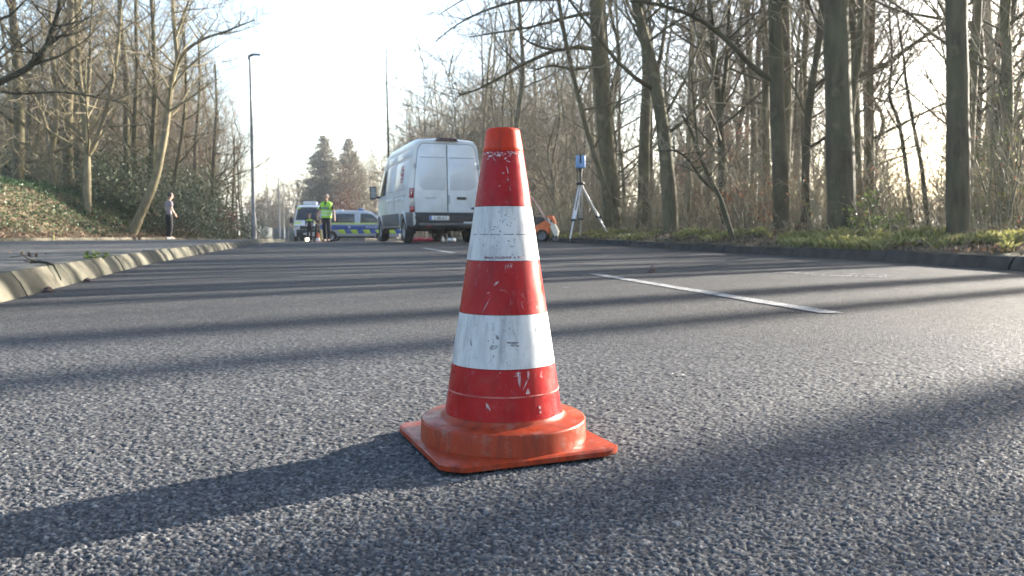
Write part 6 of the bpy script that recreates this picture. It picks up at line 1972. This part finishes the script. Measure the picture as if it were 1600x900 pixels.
# small things left on the road far ahead
def lumps(name, label, cat, loc, size, m, seed, n=3):
    rg = random.Random(seed)
    b = MB()
    for k in range(n):
        b.ball(((k - (n - 1) / 2) * size[0] * .62, rg.uniform(-.1, .1) * size[1], size[2] * .42), (size[0] * rg.uniform(.36, .5), size[1] * .5, size[2] * rg.uniform(.42, .55)), 0, 7)
    vs = []
    for v in b.v:
        q = 1 + .22 * (vn(v[0] * 3 + seed, v[1] * 3 + v[2] * 5, 3.0) - .5)
        vs.append((v[0] * q, v[1] * q, max(0.0, v[2] * q)))
    b.v = vs
    o = b.build(name, m, None, angle=180)
    o.location = loc
    return tag(o, label, cat)
def on_road(px, Z, dz=0.0):
    x = (px - 800) / F_PX * Z
    return (x, Z, roadz(x, Z) + dz)
lumps("cloth_bundle", "flat dark red cloth bundle lying on the road behind the van's left wheel", "cloth", on_road(656, 31), (.62, .4, .20), M['red_cloth'], 1, 3)
lumps("cloth_bundle", "small pink red bundle on the road seen under the middle of the van", "cloth", on_road(684, 31), (.18, .3, .20), M['red_cloth'], 2, 1)
lumps("paper_bag", "small bright white crumpled bag on the road under the van", "bag", on_road(692, 30), (.14, .2, .22), M['white_cloth'], 3, 1)
lumps("tarpaulin", "greyish white tarpaulin heap on the road seen under the van's right half", "tarpaulin", on_road(706, 31), (.26, .4, .17), M['white_cloth'], 4, 2)
# lit lamp on the road and a small cone beside the people
lx = on_road(480.5, 44)
t = thing("warning_lamp", "small lit warm white lamp standing on the road before the police minibus", "lamp", lx)
b = MB(); b.lathe([(.11, 0), (.12, .02), (.09, .05), (0, .05)], 16); b.build("lamp_foot", M['black_plastic'], t)
b = MB(); b.ball((0, 0, .13), (.085, .085, .09), 0, 8); b.build("bulb", M['lit_lamp'], t)
t = thing("small_cone", "small orange and white traffic cone far ahead at the feet of the dark figures", "traffic cone", on_road(497.5, 43.5))
b = MB(); b.box((0, 0, .015), (.3, .3, .03), bev=.008); b.build("base_plate", M['orange_pvc'], t)
b = MB(); b.lathe([(.125, .03), (.092, .22)], 24); b.build("lower_band", M['print_white'], t)
b = MB(); b.lathe([(.092, .22), (.04, .52), (.035, .53), (0, .53)], 24); b.build("upper_band", M['orange_pvc'], t)
t = thing("marker_board", "narrow yellow upright marker board beside the walking officer's legs", "marker", on_road(502.5, 44))
b = MB(); b.box((0, 0, .34), (.10, .04, .62), bev=.01); b.build("board", M['yellow_dull'], t)
b = MB(); b.box((0, 0, .02), (.22, .2, .04), bev=.01); b.build("foot", M['black_plastic'], t)

# stones, sprigs and a broken twig
def pebble(label, p, s, seed, m='stone', name="stone"):
    rg = random.Random(seed)
    bm = bmesh.new(); bmesh.ops.create_icosphere(bm, subdivisions=2, radius=1)
    for v in bm.verts:
        n = v.co.normalized()
        q = .8 + .5 * vn(n.x * 2 + seed, n.y * 2 + n.z * 3, 1.3)
        v.co = Vector((n.x * s[0] * q, n.y * s[1] * q, max(-s[2] * .3, n.z * s[2] * q)))
    me = bpy.data.meshes.new(name); bm.to_mesh(me); bm.free(); finish(me, M[m], True, 30)
    o = link(name, me); o.location = (p[0], p[1], p[2] + s[2] * .28); o.rotation_euler = (0, 0, rg.uniform(0, 6))
    return tag(o, label, "stone")
g = ground_hit(1019, 426)
pebble("brown clod of earth lying on the asphalt beyond the long lane dash", (g.x, g.y, 0), (.035, .03, .045), 4)
g = ground_hit(68, 456)
pebble("dark pebble in the gutter at the foot of the left kerb", (g.x + .03, g.y, 0), (.03, .025, .022), 7)
g = ground_hit(137, 440)
pebble("small stone in the gutter by a kerb joint on the left", (g.x, g.y, 0), (.03, .025, .018), 9)
def kerb_twig():
    tr = Tree(71, .003)
    y = 4.95; x = lk(y)
    a = Vector((-.10, .25, .155)); 
    P = [Vector((-.22, .10, .15)), Vector((-.13, .03, .155)), Vector((-.06, 0, .15)), Vector((.0, -.03, .135)), Vector((.07, -.08, .045))]
    b = MB(); b.tube(P, [.010, .010, .009, .008, .004], 7)
    b.tube([Vector((-.06, 0, .15)), Vector((-.045, -.02, .12)), Vector((-.05, -.05, .02))], [.007, .005, .003], 6)
    b.tube([Vector((-.13, .03, .155)), Vector((-.19, .02, .17)), Vector((-.21, .0, .20))], [.006, .004, .003], 6)
    b.tube([Vector((-.19, .07, .15)), Vector((-.22, .02, .16))], [.006, .003], 6)
    o = b.build("broken_twig", M['bark_dark'], None, angle=180)
    o.location = (x, y, 0)
    tag(o, "dark broken twig hanging over the edge of the left kerb", "twig")
kerb_twig()
def sprig(label, x, y, z, n, m, seed, s=.05, spread=.09):
    rg = np.random.RandomState(seed)
    t = thing("leafy_sprig", label, "sprig", (x, y, z))
    b = MB(); b.tube([(-spread, 0, .006), (0, .01, .02), (spread, -.01, .012)], .003, 5); b.build("stem", M['bark_dark'], t)
    C = np.stack([rg.uniform(-spread, spread, n), rg.uniform(-.05, .05, n), rg.uniform(.005, .05, n)], 1)
    V, F = leaf_cloud(C, s, rg, .6); link("foliage", np_mesh("foliage", V, F, m), t)
g = at(148, 404, 6.35)
sprig("green leafy sprig lying on the left pavement near the kerb", g.x, 6.35, walkz(g.x, 6.35), 34, M['fresh'], 5)
g = at(38, 404, 6.6)
sprig("dry brown sprig on the left pavement, left of the green one", g.x, 6.6, walkz(g.x, 6.6), 14, M['litter'], 6, .04, .12)
g = at(107, 368, 24)
b = MB(); b.lathe([(0, 0), (.035, 0), (.035, .11), (.015, .14), (.015, .17), (0, .17)], 14)
o = b.build("yellow_bottle", M['yellow_dull'], None); o.location = (g.x, 23.2, walkz(g.x, 23.2) + .02)
tag(o, "small dull yellow bottle at the edging stones below the bank", "bottle")

# ------------------------------------------------------------------ thin spring haze over the whole place
def build_haze():
    m = bpy.data.materials.new("haze"); m.use_nodes = True
    nt = m.node_tree
    for n in list(nt.nodes):
        if n.type == 'BSDF_PRINCIPLED': nt.nodes.remove(n)
    v = nt.nodes.new("ShaderNodeVolumePrincipled")
    v.inputs["Color"].default_value = (0.93, 0.95, 1.0, 1)
    v.inputs["Density"].default_value = HAZE
    v.inputs["Anisotropy"].default_value = 0.3
    nt.links.new(v.outputs[0], [n for n in nt.nodes if n.type == 'OUTPUT_MATERIAL'][0].inputs["Volume"])
    b = MB(); b.box((0, 1700, 13), (6400, 4700, 38))
    o = b.build("haze", m, None, sm=False)
    tag(o, "thin pale haze in the air over the road and woods", "haze", None, 'stuff')
HAZE = 0.0007
build_haze()
